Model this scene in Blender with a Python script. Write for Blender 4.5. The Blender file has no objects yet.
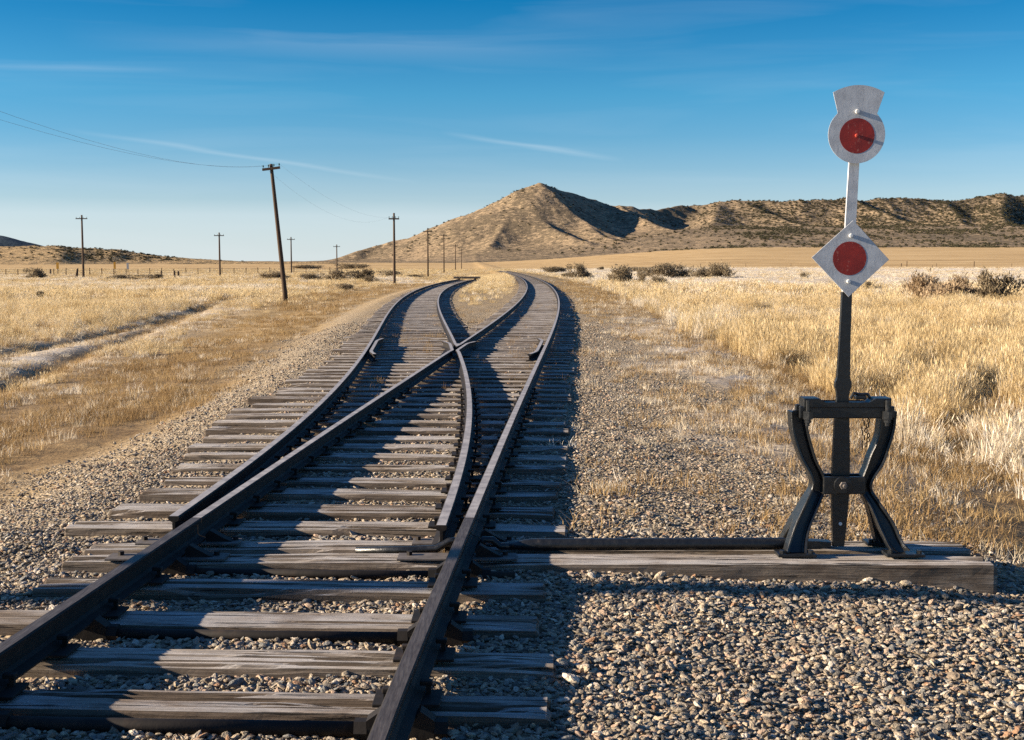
import bpy, bmesh, math, random
import numpy as np
from mathutils import Vector, Matrix, Euler

random.seed(7)
rng = np.random.default_rng(7)
scene = bpy.context.scene
COL = scene.collection
R = math.radians

# ------------------------------------------------------------------ camera
W, H, F = 1024, 740, 1250.0
CAMZ = 1.525
PITCH = math.atan2(370 - 264, F)
cam_d = bpy.data.cameras.new('camera')
cam = bpy.data.objects.new('camera', cam_d)
COL.objects.link(cam)
cam_d.sensor_width = 36.0
cam_d.lens = F / W * 36.0
cam_d.clip_start = 0.05
cam_d.clip_end = 30000
cam.location = (0, 0, CAMZ)
cam.rotation_euler = (math.pi / 2 - PITCH, 0, 0)
scene.camera = cam
CP, SP = math.cos(PITCH), math.sin(PITCH)


def ray(px, py):
    a, b = (px - 512) / F, (370 - py) / F
    return (a, CP + b * SP, -SP + b * CP)


def at_z(px, py, z):            # photo point -> place on a level at height z
    d = ray(px, py)
    t = (z - CAMZ) / d[2]
    return (d[0] * t, d[1] * t)


def at_y(px, py, Y):            # photo point -> (X, Z) in an upright plane at distance Y
    d = ray(px, py)
    t = Y / d[1]
    return (d[0] * t, CAMZ + d[2] * t)


# ------------------------------------------------------------------ numpy noise
def _hash(ix, iy, seed):
    h = (ix.astype(np.int64) * 374761393 + iy.astype(np.int64) * 668265263 + seed * 974711) & 0xFFFFFFFF
    h = ((h ^ (h >> 13)) * 1274126177) & 0xFFFFFFFF
    return ((h ^ (h >> 16)) & 0xFFFFFF) / float(0xFFFFFF)


def vnoise(x, y, seed=0):
    x = np.asarray(x, float); y = np.asarray(y, float)
    ix, iy = np.floor(x), np.floor(y)
    fx, fy = x - ix, y - iy
    fx = fx * fx * fx * (fx * (fx * 6 - 15) + 10); fy = fy * fy * fy * (fy * (fy * 6 - 15) + 10)
    a = _hash(ix, iy, seed); b = _hash(ix + 1, iy, seed)
    c = _hash(ix, iy + 1, seed); d = _hash(ix + 1, iy + 1, seed)
    return (a * (1 - fx) + b * fx) * (1 - fy) + (c * (1 - fx) + d * fx) * fy


def fbm(x, y, seed=0, octv=4):          # about -1..1
    s = 0; a = 1; t = 0
    for o in range(octv):
        s = s + a * (vnoise(x * 2 ** o, y * 2 ** o, seed + o * 17) * 2 - 1); t += a; a *= .5
    return s / t


def sstep(a, b, x):
    t = np.clip((np.asarray(x, float) - a) / (b - a), 0, 1)
    return t * t * (3 - 2 * t)


# ------------------------------------------------------------------ materials
class NT:
    def __init__(self, name):
        self.m = bpy.data.materials.new(name); self.m.use_nodes = True
        self.t = self.m.node_tree; self.t.nodes.clear()
        self.out = self.n('ShaderNodeOutputMaterial')

    def n(self, typ, **kw):
        nd = self.t.nodes.new(typ)
        for k, v in kw.items():
            if k.startswith('i_'):
                nd.inputs[k[2:].replace('_', ' ')].default_value = v
            else:
                setattr(nd, k, v)
        return nd

    def l(self, a, b):
        self.t.links.new(a, b)

    def val(self, sock, v):
        if hasattr(v, 'is_linked') or isinstance(v, bpy.types.NodeSocket):
            self.l(v, sock)
        else:
            sock.default_value = v

    def math(self, op, a, b=None, clamp=False):
        nd = self.n('ShaderNodeMath', operation=op, use_clamp=clamp)
        self.val(nd.inputs[0], a)
        if b is not None:
            self.val(nd.inputs[1], b)
        return nd.outputs[0]

    def mix(self, fac, a, b, mode='MIX'):
        nd = self.n('ShaderNodeMix', data_type='RGBA', blend_type=mode)
        self.val(nd.inputs[0], fac)
        for s, v in ((nd.inputs[6], a), (nd.inputs[7], b)):
            if isinstance(v, tuple) and len(v) == 3:
                v = (*v, 1)
            self.val(s, v)
        return nd.outputs[2]

    def noise(self, vec, scale, detail=4, rough=.55, dist=0.0):
        nd = self.n('ShaderNodeTexNoise')
        nd.inputs['Scale'].default_value = scale; nd.inputs['Detail'].default_value = detail
        nd.inputs['Roughness'].default_value = rough; nd.inputs['Distortion'].default_value = dist
        if vec is not None:
            self.l(vec, nd.inputs['Vector'])
        return nd.outputs['Fac']

    def ramp(self, fac, stops, interp='LINEAR'):
        nd = self.n('ShaderNodeValToRGB'); nd.color_ramp.interpolation = interp
        e = nd.color_ramp.elements
        while len(e) < len(stops):
            e.new(.5)
        for k, (p, c) in enumerate(stops):
            e[k].position = p
            e[k].color = (*c, 1) if isinstance(c, tuple) else (c, c, c, 1)
        self.l(fac, nd.inputs[0])
        return nd.outputs[0]

    def mapping(self, vec, scale=(1, 1, 1)):
        nd = self.n('ShaderNodeMapping'); nd.inputs['Scale'].default_value = scale
        self.l(vec, nd.inputs['Vector'])
        return nd.outputs[0]

    def bump(self, h, strength=.4, dist=.01):
        nd = self.n('ShaderNodeBump'); nd.inputs['Strength'].default_value = strength
        nd.inputs['Distance'].default_value = dist
        self.l(h, nd.inputs['Height'])
        return nd.outputs[0]

    def bsdf(self, color, rough=.8, metal=0.0, normal=None, spec=.3):
        nd = self.n('ShaderNodeBsdfPrincipled')
        if isinstance(color, tuple):
            color = (*color, 1)
        self.val(nd.inputs['Base Color'], color)
        self.val(nd.inputs['Roughness'], rough)
        self.val(nd.inputs['Metallic'], metal)
        nd.inputs['Specular IOR Level'].default_value = spec
        if normal is not None:
            self.l(normal, nd.inputs['Normal'])
        self.l(nd.outputs[0], self.out.inputs[0])
        return nd

    def obj(self):
        return self.n('ShaderNodeTexCoord').outputs['Object']

    def geo(self, what='Position'):
        return self.n('ShaderNodeNewGeometry').outputs[what]

    def rnd(self):
        return self.n('ShaderNodeObjectInfo').outputs['Random']

    def attr(self, name):
        return self.n('ShaderNodeAttribute', attribute_name=name).outputs['Fac']

    def sep(self, vec):
        nd = self.n('ShaderNodeSeparateXYZ'); self.l(vec, nd.inputs[0]); return nd.outputs


MAT = {}


def mat_wood():
    t = NT('weathered_tie_wood')
    o = t.obj()
    info = t.n('ShaderNodeObjectInfo')
    off = t.n('ShaderNodeVectorMath', operation='ADD'); t.l(o, off.inputs[0])
    sc = t.n('ShaderNodeVectorMath', operation='SCALE'); t.l(info.outputs['Location'], sc.inputs[0]); sc.inputs[3].default_value = 3.7
    t.l(sc.outputs[0], off.inputs[1])
    v = off.outputs[0]
    g = t.mapping(v, (1.2, 26, 26))
    grain = t.noise(g, 2.0, 6, .65, .4)
    fine = t.noise(t.mapping(v, (3, 120, 120)), 1.5, 3, .6)
    crack = t.noise(t.mapping(v, (.9, 30, 30)), 1.3, 4, .6, .5)
    crackm = t.ramp(crack, [(.0, 1.0), (.36, 1.0), (.395, 0.0), (1, 0.0)])
    base = t.ramp(grain, [(.25, (.095, .077, .062)), (.5, (.245, .210, .175)), (.72, (.41, .365, .32))])
    tone = t.ramp(info.outputs['Random'], [(0, (.62, .53, .45)), (.35, (.85, .8, .74)), (.7, (1.05, 1.0, .93)), (1, (1.25, 1.2, 1.12))])
    base = t.mix(1.0, base, tone, 'MULTIPLY')
    fl_ = t.noise(t.mapping(v, (5, 150, 150)), 1.0, 3, .7)
    base = t.mix(1.0, base, t.ramp(fl_, [(.3, .42), (.5, .95), (.7, 1.45)]), 'MULTIPLY')
    blot = t.noise(t.mapping(v, (2.2, 7, 7)), 1.6, 5, .7)
    base = t.mix(t.ramp(blot, [(.5, 0.0), (.66, .6)]), base, (.10, .068, .045))
    # patches of hoar frost and dirt on upward faces
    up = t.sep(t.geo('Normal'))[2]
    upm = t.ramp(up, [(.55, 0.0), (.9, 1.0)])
    fr = t.noise(t.mapping(v, (1.0, 2.6, 1)), 1.9, 5, .62)
    frm = t.ramp(fr, [(.34, 0.0), (.60, 1.0)])
    ff = t.math('MULTIPLY', t.math('MULTIPLY', upm, frm), t.math('ADD', t.math('MULTIPLY', fine, .7), .25))
    base = t.mix(t.math('MULTIPLY', ff, .70), base, (.52, .52, .52))
    dirt = t.ramp(t.noise(v, 3.2, 4, .6), [(.55, 0.0), (.7, 1.0)])
    base = t.mix(t.math('MULTIPLY', dirt, .45), base, (.10, .065, .04))
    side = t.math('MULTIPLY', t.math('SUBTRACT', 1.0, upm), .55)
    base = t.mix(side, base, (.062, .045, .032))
    base = t.mix(t.math('MULTIPLY', crackm, .85), base, (.012, .009, .007))
    hgt = t.math('SUBTRACT', t.math('ADD', t.math('MULTIPLY', grain, 1.0), t.math('MULTIPLY', fine, .35)), t.math('MULTIPLY', crackm, 1.1))
    t.bsdf(base, .88, 0, t.bump(hgt, .8, .010), .2)
    return t.m


def mat_rail(name, top=False):
    t = NT(name)
    p = t.geo()
    n1 = t.noise(p, 9, 5, .65)
    n2 = t.noise(t.mapping(p, (40, 3, 40)), 3, 3, .6)
    if top:
        c = t.ramp(n1, [(.3, (.22, .19, .17)), (.6, (.40, .37, .35)), (.8, (.50, .48, .46))])
        c = t.mix(t.math('MULTIPLY', n2, .35), c, (.055, .042, .033))
        if top == 2:
            c = t.mix(t.ramp(n2, [(.35, .95), (.7, .78)]), c, (.026, .018, .013))
            t.bsdf(c, .55, .1, t.bump(t.math('ADD', n1, t.math('MULTIPLY', n2, .8)), .35, .004), .3)
        else:
            t.bsdf(c, t.math('ADD', t.math('MULTIPLY', n1, .3), .36), .1, t.bump(n1, .25, .003), .5)
    else:
        c = t.ramp(n1, [(.3, (.008, .007, .006)), (.55, (.016, .0125, .0105)), (.8, (.046, .029, .019))])
        t.bsdf(c, .7, 0, t.bump(n1, .45, .005), .22)
    return t.m


def mat_iron():
    t = NT('black_painted_cast_iron')
    o = t.geo()
    n1 = t.noise(o, 30, 5, .65); n2 = t.noise(o, 170, 3, .6)
    c = t.ramp(n1, [(.35, (.006, .0065, .007)), (.62, (.011, .0115, .012)), (.78, (.04, .032, .026))])
    t.bsdf(c, t.math('ADD', t.math('MULTIPLY', n1, .32), .20), 0, t.bump(t.math('ADD', n1, t.math('MULTIPLY', n2, .6)), .4, .004), .5)
    return t.m


def mat_paint(name, col, dark, rough=.5, flake=.0, under=(.5, .5, .5)):
    t = NT(name)
    o = t.geo()
    n1 = t.noise(o, 11, 5, .62); n2 = t.noise(t.mapping(o, (60, 60, 9)), 1, 4, .65); n3 = t.noise(o, 140, 3, .6)
    c = t.mix(t.ramp(n1, [(.38, 0.0), (.68, 1.0)]), col, dark)
    c = t.mix(t.math('MULTIPLY', t.ramp(n2, [(.5, 0.0), (.72, 1.0)]), .35), c, dark)
    if flake > .6:
        n3 = t.noise(o, 55, 4, .75)
    if flake:
        c = t.mix(t.math('MULTIPLY', t.ramp(t.math('ADD', t.math('MULTIPLY', n3, .55), t.math('MULTIPLY', n2, .45)), [(.56, 0.0), (.6, 1.0)]), flake), c, under)
    t.bsdf(c, rough, 0, t.bump(n3, .15, .002), .4)
    return t.m


def mat_pole():
    t = NT('old_pole_wood')
    o = t.obj()
    g = t.noise(t.mapping(o, (30, 30, 1.5)), 1.2, 5, .6)
    c = t.ramp(g, [(.3, (.025, .018, .013)), (.6, (.075, .052, .036)), (.8, (.13, .09, .06))])
    c = t.mix(.5, c, t.ramp(t.rnd(), [(0, (.05, .035, .025)), (1, (.10, .07, .05))]))
    t.bsdf(c, .9, 0, t.bump(g, .6, .01), .1)
    return t.m


def mat_simple(name, col, rough=.8, metal=0.0, var=.3):
    t = NT(name)
    n1 = t.noise(t.geo(), 22, 4, .6)
    d = tuple(x * (1 - var) for x in col)
    c = t.mix(t.ramp(n1, [(.3, 0.0), (.7, 1.0)]), col, d)
    t.bsdf(c, rough, metal, t.bump(n1, .2, .004), .3)
    return t.m


def mat_leaf(name, stops, transl=.35, tipdark=None):
    t = NT(name)
    info = t.n('ShaderNodeObjectInfo')
    loc = t.noise(info.outputs['Location'], .35, 3, .6)
    f = t.math('ADD', t.math('MULTIPLY', info.outputs['Random'], .5), t.math('SUBTRACT', t.math('MULTIPLY', loc, 1.5), .5), True)
    blade = t.attr('blade')
    f2 = t.math('ADD', t.math('MULTIPLY', f, .65), t.math('MULTIPLY', blade, .4))
    c = t.ramp(f2, stops)
    b = t.bsdf(c, .75, 0, None, .15)
    tr = t.n('ShaderNodeBsdfTranslucent'); t.l(c, tr.inputs[0])
    mx = t.n('ShaderNodeMixShader'); mx.inputs[0].default_value = transl
    t.l(b.outputs[0], mx.inputs[1]); t.l(tr.outputs[0], mx.inputs[2]); t.l(mx.outputs[0], t.out.inputs[0])
    return t.m


def mat_stone():
    t = NT('crushed_stone')
    info = t.n('ShaderNodeObjectInfo')
    o = t.obj()
    c = t.ramp(info.outputs['Random'], [(0, (.11, .10, .085)), (.10, (.26, .215, .155)), (.26, (.40, .315, .215)), (.40, (.16, .16, .15)),
                                        (.50, (.33, .28, .22)), (.62, (.47, .375, .26)), (.73, (.19, .145, .10)), (.80, (.40, .28, .195)), (.89, (.57, .49, .39)), (.97, (.31, .17, .09))], 'CONSTANT')
    n1 = t.noise(o, 1.6, 4, .65)
    c = t.mix(t.ramp(n1, [(.32, .04), (.7, .58)]), c, (.115, .097, .078))
    t.bsdf(c, .85, 0, t.bump(n1, .4, .15), .25)
    return t.m


def mat_ground():
    t = NT('prairie_ground')
    p = t.geo()
    nA = t.noise(p, .035, 5, .6); nB = t.noise(p, .6, 5, .65); nC = t.noise(p, 7, 4, .7); nD = t.noise(t.mapping(p, (.012, .05, 1)), 1, 4, .6)
    grass = t.ramp(t.math('ADD', t.math('MULTIPLY', nB, .6), t.math('MULTIPLY', nC, .4)), [(.32, (.17, .11, .05)), (.48, (.30, .205, .095)), (.66, (.42, .30, .15))])
    plain = t.ramp(nD, [(.3, (.27, .175, .08)), (.5, (.42, .285, .135)), (.7, (.50, .36, .19))])
    col = t.mix(t.attr('plain'), grass, plain)
    dirtc = t.ramp(t.math('ADD', t.math('MULTIPLY', nB, .5), t.math('MULTIPLY', nC, .5)), [(.35, (.10, .062, .032)), (.55, (.21, .14, .07)), (.7, (.33, .23, .115))])
    col = t.mix(t.attr('dirt'), col, dirtc)
    frm = t.ramp(t.math('ADD', t.math('MULTIPLY', nB, .5), t.math('MULTIPLY', nC, .5)), [(.36, 0.0), (.6, 1.0)])
    ff = t.math('MULTIPLY', t.attr('frost'), t.math('ADD', t.math('MULTIPLY', frm, .75), .25), True)
    col = t.mix(ff, col, (.70, .65, .58))
    vor = t.n('ShaderNodeTexVoronoi'); vor.inputs['Scale'].default_value = 34; t.l(p, vor.inputs['Vector'])
    vs = t.sep(vor.outputs['Color'])
    gr = t.ramp(vs[0], [(0, (.16, .125, .085)), (.4, (.32, .25, .165)), (.7, (.42, .335, .225)), (1, (.54, .45, .33))])
    gr = t.mix(t.ramp(vor.outputs['Distance'], [(.3, 0.0), (.8, .7)]), gr, (.06, .05, .04))
    gr = t.mix(t.ramp(nB, [(.48, 0.0), (.66, .55)]), gr, (.22, .155, .085))
    col = t.mix(t.attr('gravel'), col, gr)
    h = t.math('ADD', t.math('MULTIPLY', nC, .7), t.math('MULTIPLY', t.math('SUBTRACT', 1.0, vor.outputs['Distance']), t.math('MULTIPLY', t.attr('gravel'), .5)))
    t.bsdf(col, .95, 0, t.bump(h, .8, .05), .08)
    return t.m


def mat_hill(name, light, mid, dark, scale=1.0, thr=.55):
    t = NT(name)
    p = t.geo()
    nA = t.noise(p, .006 * scale, 5, .6); nB = t.noise(p, .03 * scale, 5, .7); nC = t.noise(p, .11 * scale, 4, .72)
    col = t.ramp(t.math('ADD', t.math('MULTIPLY', nA, .5), t.math('MULTIPLY', nB, .5)), [(.35, mid), (.58, light)])
    sp = t.math('ADD', t.math('MULTIPLY', nC, .62), t.math('MULTIPLY', nA, .38))
    scr = t.ramp(sp, [(thr - .05, 0.0), (thr + .05, 1.0)])
    col = t.mix(t.math('MULTIPLY', scr, .8), col, dark)
    t.bsdf(col, .95, 0, t.bump(t.math('ADD', nB, nC), .6, 3.0), .05)
    return t.m


MAT['wood'] = mat_wood()
MAT['rust'] = mat_rail('rusty_rail_steel')
MAT['top'] = mat_rail('worn_rail_top', True)
MAT['darktop'] = mat_rail('dull_dark_rail_top', 2)
MAT['iron'] = mat_iron()
MAT['white'] = mat_paint('aged_white_paint', (.47, .485, .50), (.33, .34, .355), .5, .45, (.24, .24, .25))
MAT['red'] = mat_paint('faded_red_paint', (.27, .018, .012), (.15, .011, .009), .6, .75, (.34, .13, .10))
MAT['bolt'] = mat_simple('white_bolt', (.62, .62, .6), .45, 0, .15)
MAT['redbolt'] = mat_simple('red_bolt', (.42, .06, .04), .45, 0, .15)
MAT['pole'] = mat_pole()
MAT['wire'] = mat_simple('grey_wire', (.25, .25, .26), .5)
MAT['plate'] = mat_simple('frosted_steel_plate', (.15, .13, .115), .7, .2, .5)
MAT['yellow'] = mat_simple('yellow_sign_paint', (.55, .28, .03), .6)
MAT['grey'] = mat_simple('grey_sign_back', (.35, .36, .37), .6)
MAT['glass'] = mat_simple('insulator_glass', (.06, .12, .11), .2)
MAT['stone'] = mat_stone()
MAT['ground'] = mat_ground()
MAT['hill'] = mat_hill('dry_hillside', (.335, .245, .150), (.205, .150, .096), (.066, .054, .037), 1.0, .485)
MAT['lowhill'] = mat_hill('sagebrush_hillside', (.40, .28, .145), (.24, .165, .085), (.055, .047, .03), 1.6, .52)
MAT['farhill'] = mat_hill('haze_blue_hill', (.055, .075, .09), (.045, .06, .075), (.03, .045, .055), .5, .5)  # blue of the distance painted into the base tones, no air built
GOLD = [(.12, (.24, .158, .068)), (.4, (.46, .335, .163)), (.62, (.585, .455, .25)), (.9, (.69, .58, .385))]
MAT['gold'] = mat_leaf('golden_dry_grass', GOLD)
MAT['frostgrass'] = mat_leaf('frosted_dry_grass', [(.15, (.42, .33, .20)), (.5, (.60, .51, .37)), (.9, (.72, .67, .58))])
MAT['shortgrass'] = mat_leaf('short_brown_grass', [(.15, (.13, .075, .03)), (.5, (.29, .19, .085)), (.9, (.46, .33, .16))])
MAT['sage'] = mat_leaf('sagebrush_leaf', [(.1, (.08, .06, .038)), (.45, (.185, .145, .092)), (.9, (.32, .255, .165))], .35)
MAT['redbrush'] = mat_leaf('brown_twig', [(.1, (.12, .08, .045)), (.45, (.26, .185, .11)), (.9, (.40, .30, .19))], .35)
MAT['twig'] = mat_simple('twig_bark', (.09, .065, .045), .9)
MAT['juniper'] = mat_leaf('juniper_scrub', [(.15, (.03, .03, .018)), (.5, (.06, .055, .03)), (.9, (.11, .09, .05))], .05)


# ------------------------------------------------------------------ mesh helpers
def link(name, bm, mat, parent=None, smooth=False, normals=True):
    me = bpy.data.meshes.new(name)
    if normals:
        bmesh.ops.recalc_face_normals(bm, faces=bm.faces[:])
    bm.to_mesh(me); bm.free()
    for m in (mat if isinstance(mat, (list, tuple)) else [mat]):
        me.materials.append(m)
    if smooth:
        for p in me.polygons:
            p.use_smooth = True
    o = bpy.data.objects.new(name, me); COL.objects.link(o)
    if parent:
        o.parent = parent
    return o


def tag(o, label=None, cat=None, group=None, kind=None):
    if label: o['label'] = label
    if cat: o['category'] = cat
    if group: o['group'] = group
    if kind: o['kind'] = kind
    return o


def empty(name, loc, rz=0):
    o = bpy.data.objects.new(name, None); COL.objects.link(o)
    o.location = loc; o.rotation_euler = (0, 0, rz); o.empty_display_size = .1
    return o


def add_box(bm, c, s, rot=None, bev=0.0):
    r = bmesh.ops.create_cube(bm, size=1.0)
    vs = r['verts']
    M = Matrix.Translation(c) @ (rot.to_matrix().to_4x4() if rot else Matrix.Identity(4)) @ Matrix.Diagonal((*s, 1))
    bmesh.ops.transform(bm, matrix=M, verts=vs)
    if bev:
        es = list({e for v in vs for e in v.link_edges})
        bmesh.ops.bevel(bm, geom=es, offset=bev, segments=2, affect='EDGES', profile=.6)


def add_prism(bm, pts, y0, y1, bev=0.0):        # outline in X,Z; thickness in Y
    a = [bm.verts.new((x, y0, z)) for x, z in pts]
    b = [bm.verts.new((x, y1, z)) for x, z in pts]
    n = len(pts)
    fs = [bm.faces.new(a), bm.faces.new(b[::-1])]
    for i in range(n):
        fs.append(bm.faces.new((a[i], b[i], b[(i + 1) % n], a[(i + 1) % n])))
    if bev:
        es = [e for f in fs[:2] for e in f.edges]
        bmesh.ops.bevel(bm, geom=es, offset=bev, segments=2, affect='EDGES', profile=.6)


def add_tube(bm, pts, rads, n=10, cap=True):
    pts = [Vector(p) for p in pts]
    if not hasattr(rads, '__len__'):
        rads = [rads] * len(pts)
    rings = []
    prev = None
    for i, p in enumerate(pts):
        t = (pts[min(i + 1, len(pts) - 1)] - pts[max(i - 1, 0)]).normalized()
        if prev is None:
            up = Vector((0, 0, 1)) if abs(t.z) < .9 else Vector((1, 0, 0))
            u = t.cross(up).normalized()
        else:
            u = (prev - t * prev.dot(t)).normalized()
        prev = u
        w = t.cross(u)
        rings.append([bm.verts.new(p + (u * math.cos(a) + w * math.sin(a)) * rads[i]) for a in [2 * math.pi * k / n for k in range(n)]])
    for r0, r1 in zip(rings, rings[1:]):
        for k in range(n):
            bm.faces.new((r0[k], r0[(k + 1) % n], r1[(k + 1) % n], r1[k]))
    if cap:
        bm.faces.new(rings[0][::-1]); bm.faces.new(rings[-1])


def add_disc(bm, c, r, y0, y1, n=40, bev=0.0):
    add_prism(bm, [(c[0] + r * math.cos(2 * math.pi * k / n), c[1] + r * math.sin(2 * math.pi * k / n)) for k in range(n)], y0, y1, bev)


# ------------------------------------------------------------------ track alignment (rail centre lines read off the photo, on the railhead level)
HEAD = .132
GH = .7525
R4px = [(376.5, 738), (401, 683), (425, 622), (443, 578), (457.5, 545), (469.7, 519), (487.6, 473.5), (495.7, 451), (512, 417), (526.5, 386), (538, 363), (547.6, 340.5), (554, 321), (556, 305), (552.5, 290), (541, 280.5), (521.6, 273.4), (507, 270.8)]
R3px = [(190.5, 517), (259.5, 476.5), (320, 444), (340, 421.6), (372, 399), (405, 378), (437, 360), (470, 337), (489, 326), (508.7, 313), (521.6, 300), (527.5, 288), (521.6, 277.5)]
R1px = [(227, 476.5), (340, 381), (356, 365), (372.4, 344), (377, 332), (384, 318), (393.5, 306.5), (405, 297), (424, 288), (447, 281.6), (463, 279)]
R2px = [(441, 527), (451.5, 492.7), (461.6, 464), (467.7, 440), (471, 415), (465, 379.5), (458, 353.5), (450, 334), (440.5, 314.6), (437, 301.6), (439, 293.5), (447, 287), (460, 281.5), (471.4, 279)]


def fit(lists, deg):
    ds, xs, ws = [], [], []
    for px, off in lists:
        for p in px:
            x, y = at_z(p[0], p[1], HEAD)
            ds.append(math.log(y)); xs.append(x + off); ws.append(1.0 if y < 20 else 20.0 / y)
    return np.polyfit(ds, xs, deg, w=ws)


CR = fit([(R4px, -GH), (R3px, GH)], 6)
CL = fit([(R1px, GH), (R2px, -GH)], 6)


def poly_x(c, Y, lo, hi):
    Y = np.asarray(Y, float)
    yc = np.clip(Y, lo, hi)
    x = np.polyval(c, np.log(yc))
    dc = np.polyder(c)
    sl = np.polyval(dc, np.log(yc)) / yc
    return x + (Y - yc) * sl


def xr(Y):              # centre line of the right-hand track
    return poly_x(CR, Y, 3.7, 240.)


def xl(Y):              # centre line of the left-hand track
    return poly_x(CL, Y, 6.7, 112.)


END_L = 117.0


# ------------------------------------------------------------------ terrain
RUT_A = [at_z(p[0], p[1], -.45) for p in [(-90, 420), (0, 383), (70, 357), (140, 331), (210, 306), (262, 294)]]
RUT_B = [at_z(p[0], p[1], -.45) for p in [(-120, 372), (0, 354), (80, 338), (150, 322), (205, 307), (240, 299)]]


def rut_x(pl, Y):
    ys = np.array([p[1] for p in pl]); xs = np.array([p[0] for p in pl])
    return np.interp(Y, ys, xs)


def edges(Y):
    Y = np.asarray(Y, float)
    right = xr(Y) + GH
    left = np.where(Y < 6.8, xr(Y) - GH, np.where(Y < END_L + 4, xl(Y) - GH, xr(Y) - GH))
    k = sstep(END_L - 6, END_L + 14, Y)
    left = np.where(Y < 20, left, (xl(np.minimum(Y, END_L)) - GH) * (1 - k) + (xr(Y) - GH) * k)
    return left, right


def rut_mask(X, Y):
    m = 0
    for pl, wd in ((RUT_A, .36), (RUT_B, .36)):
        x = rut_x(pl, Y) + .25 * fbm(Y * .25, Y * 0 + 3, 5, 2)
        inr = sstep(9, 12, Y) * (1 - sstep(58, 72, Y))
        m = np.maximum(m, np.exp(-((X - x) / wd) ** 2) * inr)
    return m


def gz(X, Y):
    X = np.asarray(X, float); Y = np.asarray(Y, float)
    L, Rr = edges(Y)
    dl, dr = L - X, X - Rr
    bedz = -.062 + .012 * sstep(7.2, 10, Y)
    z = bedz + .022 * fbm(X * 2.2, Y * 2.2, 11, 2)
    r = bedz * 0 - .052 - .075 * sstep(.4, 2.6, dr) - .27 * sstep(2.2, 5.0, dr) + .035 * fbm(X * 1.1, Y * 1.1, 12, 3)
    z = np.where(dr > .3, z * (1 - sstep(.3, .8, dr)) + r * sstep(.3, .8, dr), z)
    l = -.07 - .26 * sstep(.8, 2.3, dl) - .13 * sstep(2.3, 5, dl) + .035 * fbm(X * 1.1, Y * 1.1, 13, 3)
    z = np.where(dl > .5, z * (1 - sstep(.5, .9, dl)) + l * sstep(.5, .9, dl), z)
    far = np.maximum(dl, dr)
    fld = sstep(5, 14, far)
    z = z + fld * (.13 * fbm(X / 6, Y / 6, 21, 3) + .16 * fbm(X / 45, Y / 45, 22, 3))
    z = z - .14 * rut_mask(X, Y)
    k = np.clip((Y - 330) / 1100, 0, 1.6)
    side = sstep(-.05, .20, X / np.maximum(Y, 1))
    z = z + (17 * side + 3.0) * k ** 1.25
    z = z - sstep(2500, 5500, Y) * 30
    return z


def masks(X, Y):
    L, Rr = edges(Y)
    dl, dr = L - X, X - Rr
    n = fbm(X * .9, Y * .45, 31, 4)
    gl = 1 - sstep(1.5, 2.5, dl + .9 * n)
    g_r = 1 - sstep(2.0, 3.4, dr + 1.2 * n + .5 * sstep(7.5, 12, Y))
    g_r = g_r * (1 - .35 * sstep(25, 60, Y))
    grav = np.minimum(gl, g_r) * (1 - sstep(170, 262, Y))
    # the wedge between the two tracks grows over further out
    between = (dl < 0) & (dr < 0)
    grav = np.where(between & (Y > 45), grav * (1 - .6 * sstep(60, 110, Y)), grav)
    dirt = sstep(1.6, 2.6, dl + .6 * n) * (1 - sstep(4.2, 7.0, dl + 1.2 * n + .4 * n)) * .95 * (1 - .75 * sstep(22, 42, Y))
    dirt = np.maximum(dirt, sstep(2.0, 3.2, dr + .6 * n) * (1 - sstep(3.8, 5.0, dr + n)) * .9 * (1 - .8 * sstep(16, 32, Y)))
    dirt = dirt * (1 - sstep(150, 240, Y))
    dirt = np.maximum(dirt, rut_mask(X, Y) * .8)
    f1 = fbm(X / 9, Y / 20, 41, 4)
    fr = sstep(75, 130, Y) * (1 - sstep(390, 430, Y + 20 * f1)) * sstep(4, 12, dr) * (.75 + .5 * f1)
    fr = np.maximum(fr, sstep(40, 90, Y) * (1 - sstep(190, 260, Y)) * sstep(6, 14, dl) * sstep(-.1, .45, f1) * .75)
    fr = np.maximum(fr, np.exp(-((X - (rut_x(RUT_A, Y) + rut_x(RUT_B, Y)) / 2 - .2) / 1.5) ** 2) * sstep(9, 14, Y) * (1 - sstep(50, 66, Y)) * (.7 + .4 * f1))
    fr = fr * (1 - np.clip(1.3 * rut_mask(X, Y), 0, 1))
    fr = np.maximum(fr, sstep(.6, 1.4, dr) * (1 - sstep(3.0, 4.2, dr)) * sstep(8, 11, Y) * (1 - sstep(40, 70, Y)) * np.clip(.30 + .55 * n, 0, 1))
    plain = sstep(360, 430, Y + 25 * f1)
    return np.clip(grav, 0, 1), np.clip(dirt, 0, 1), np.clip(fr, 0, 1), plain


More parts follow.
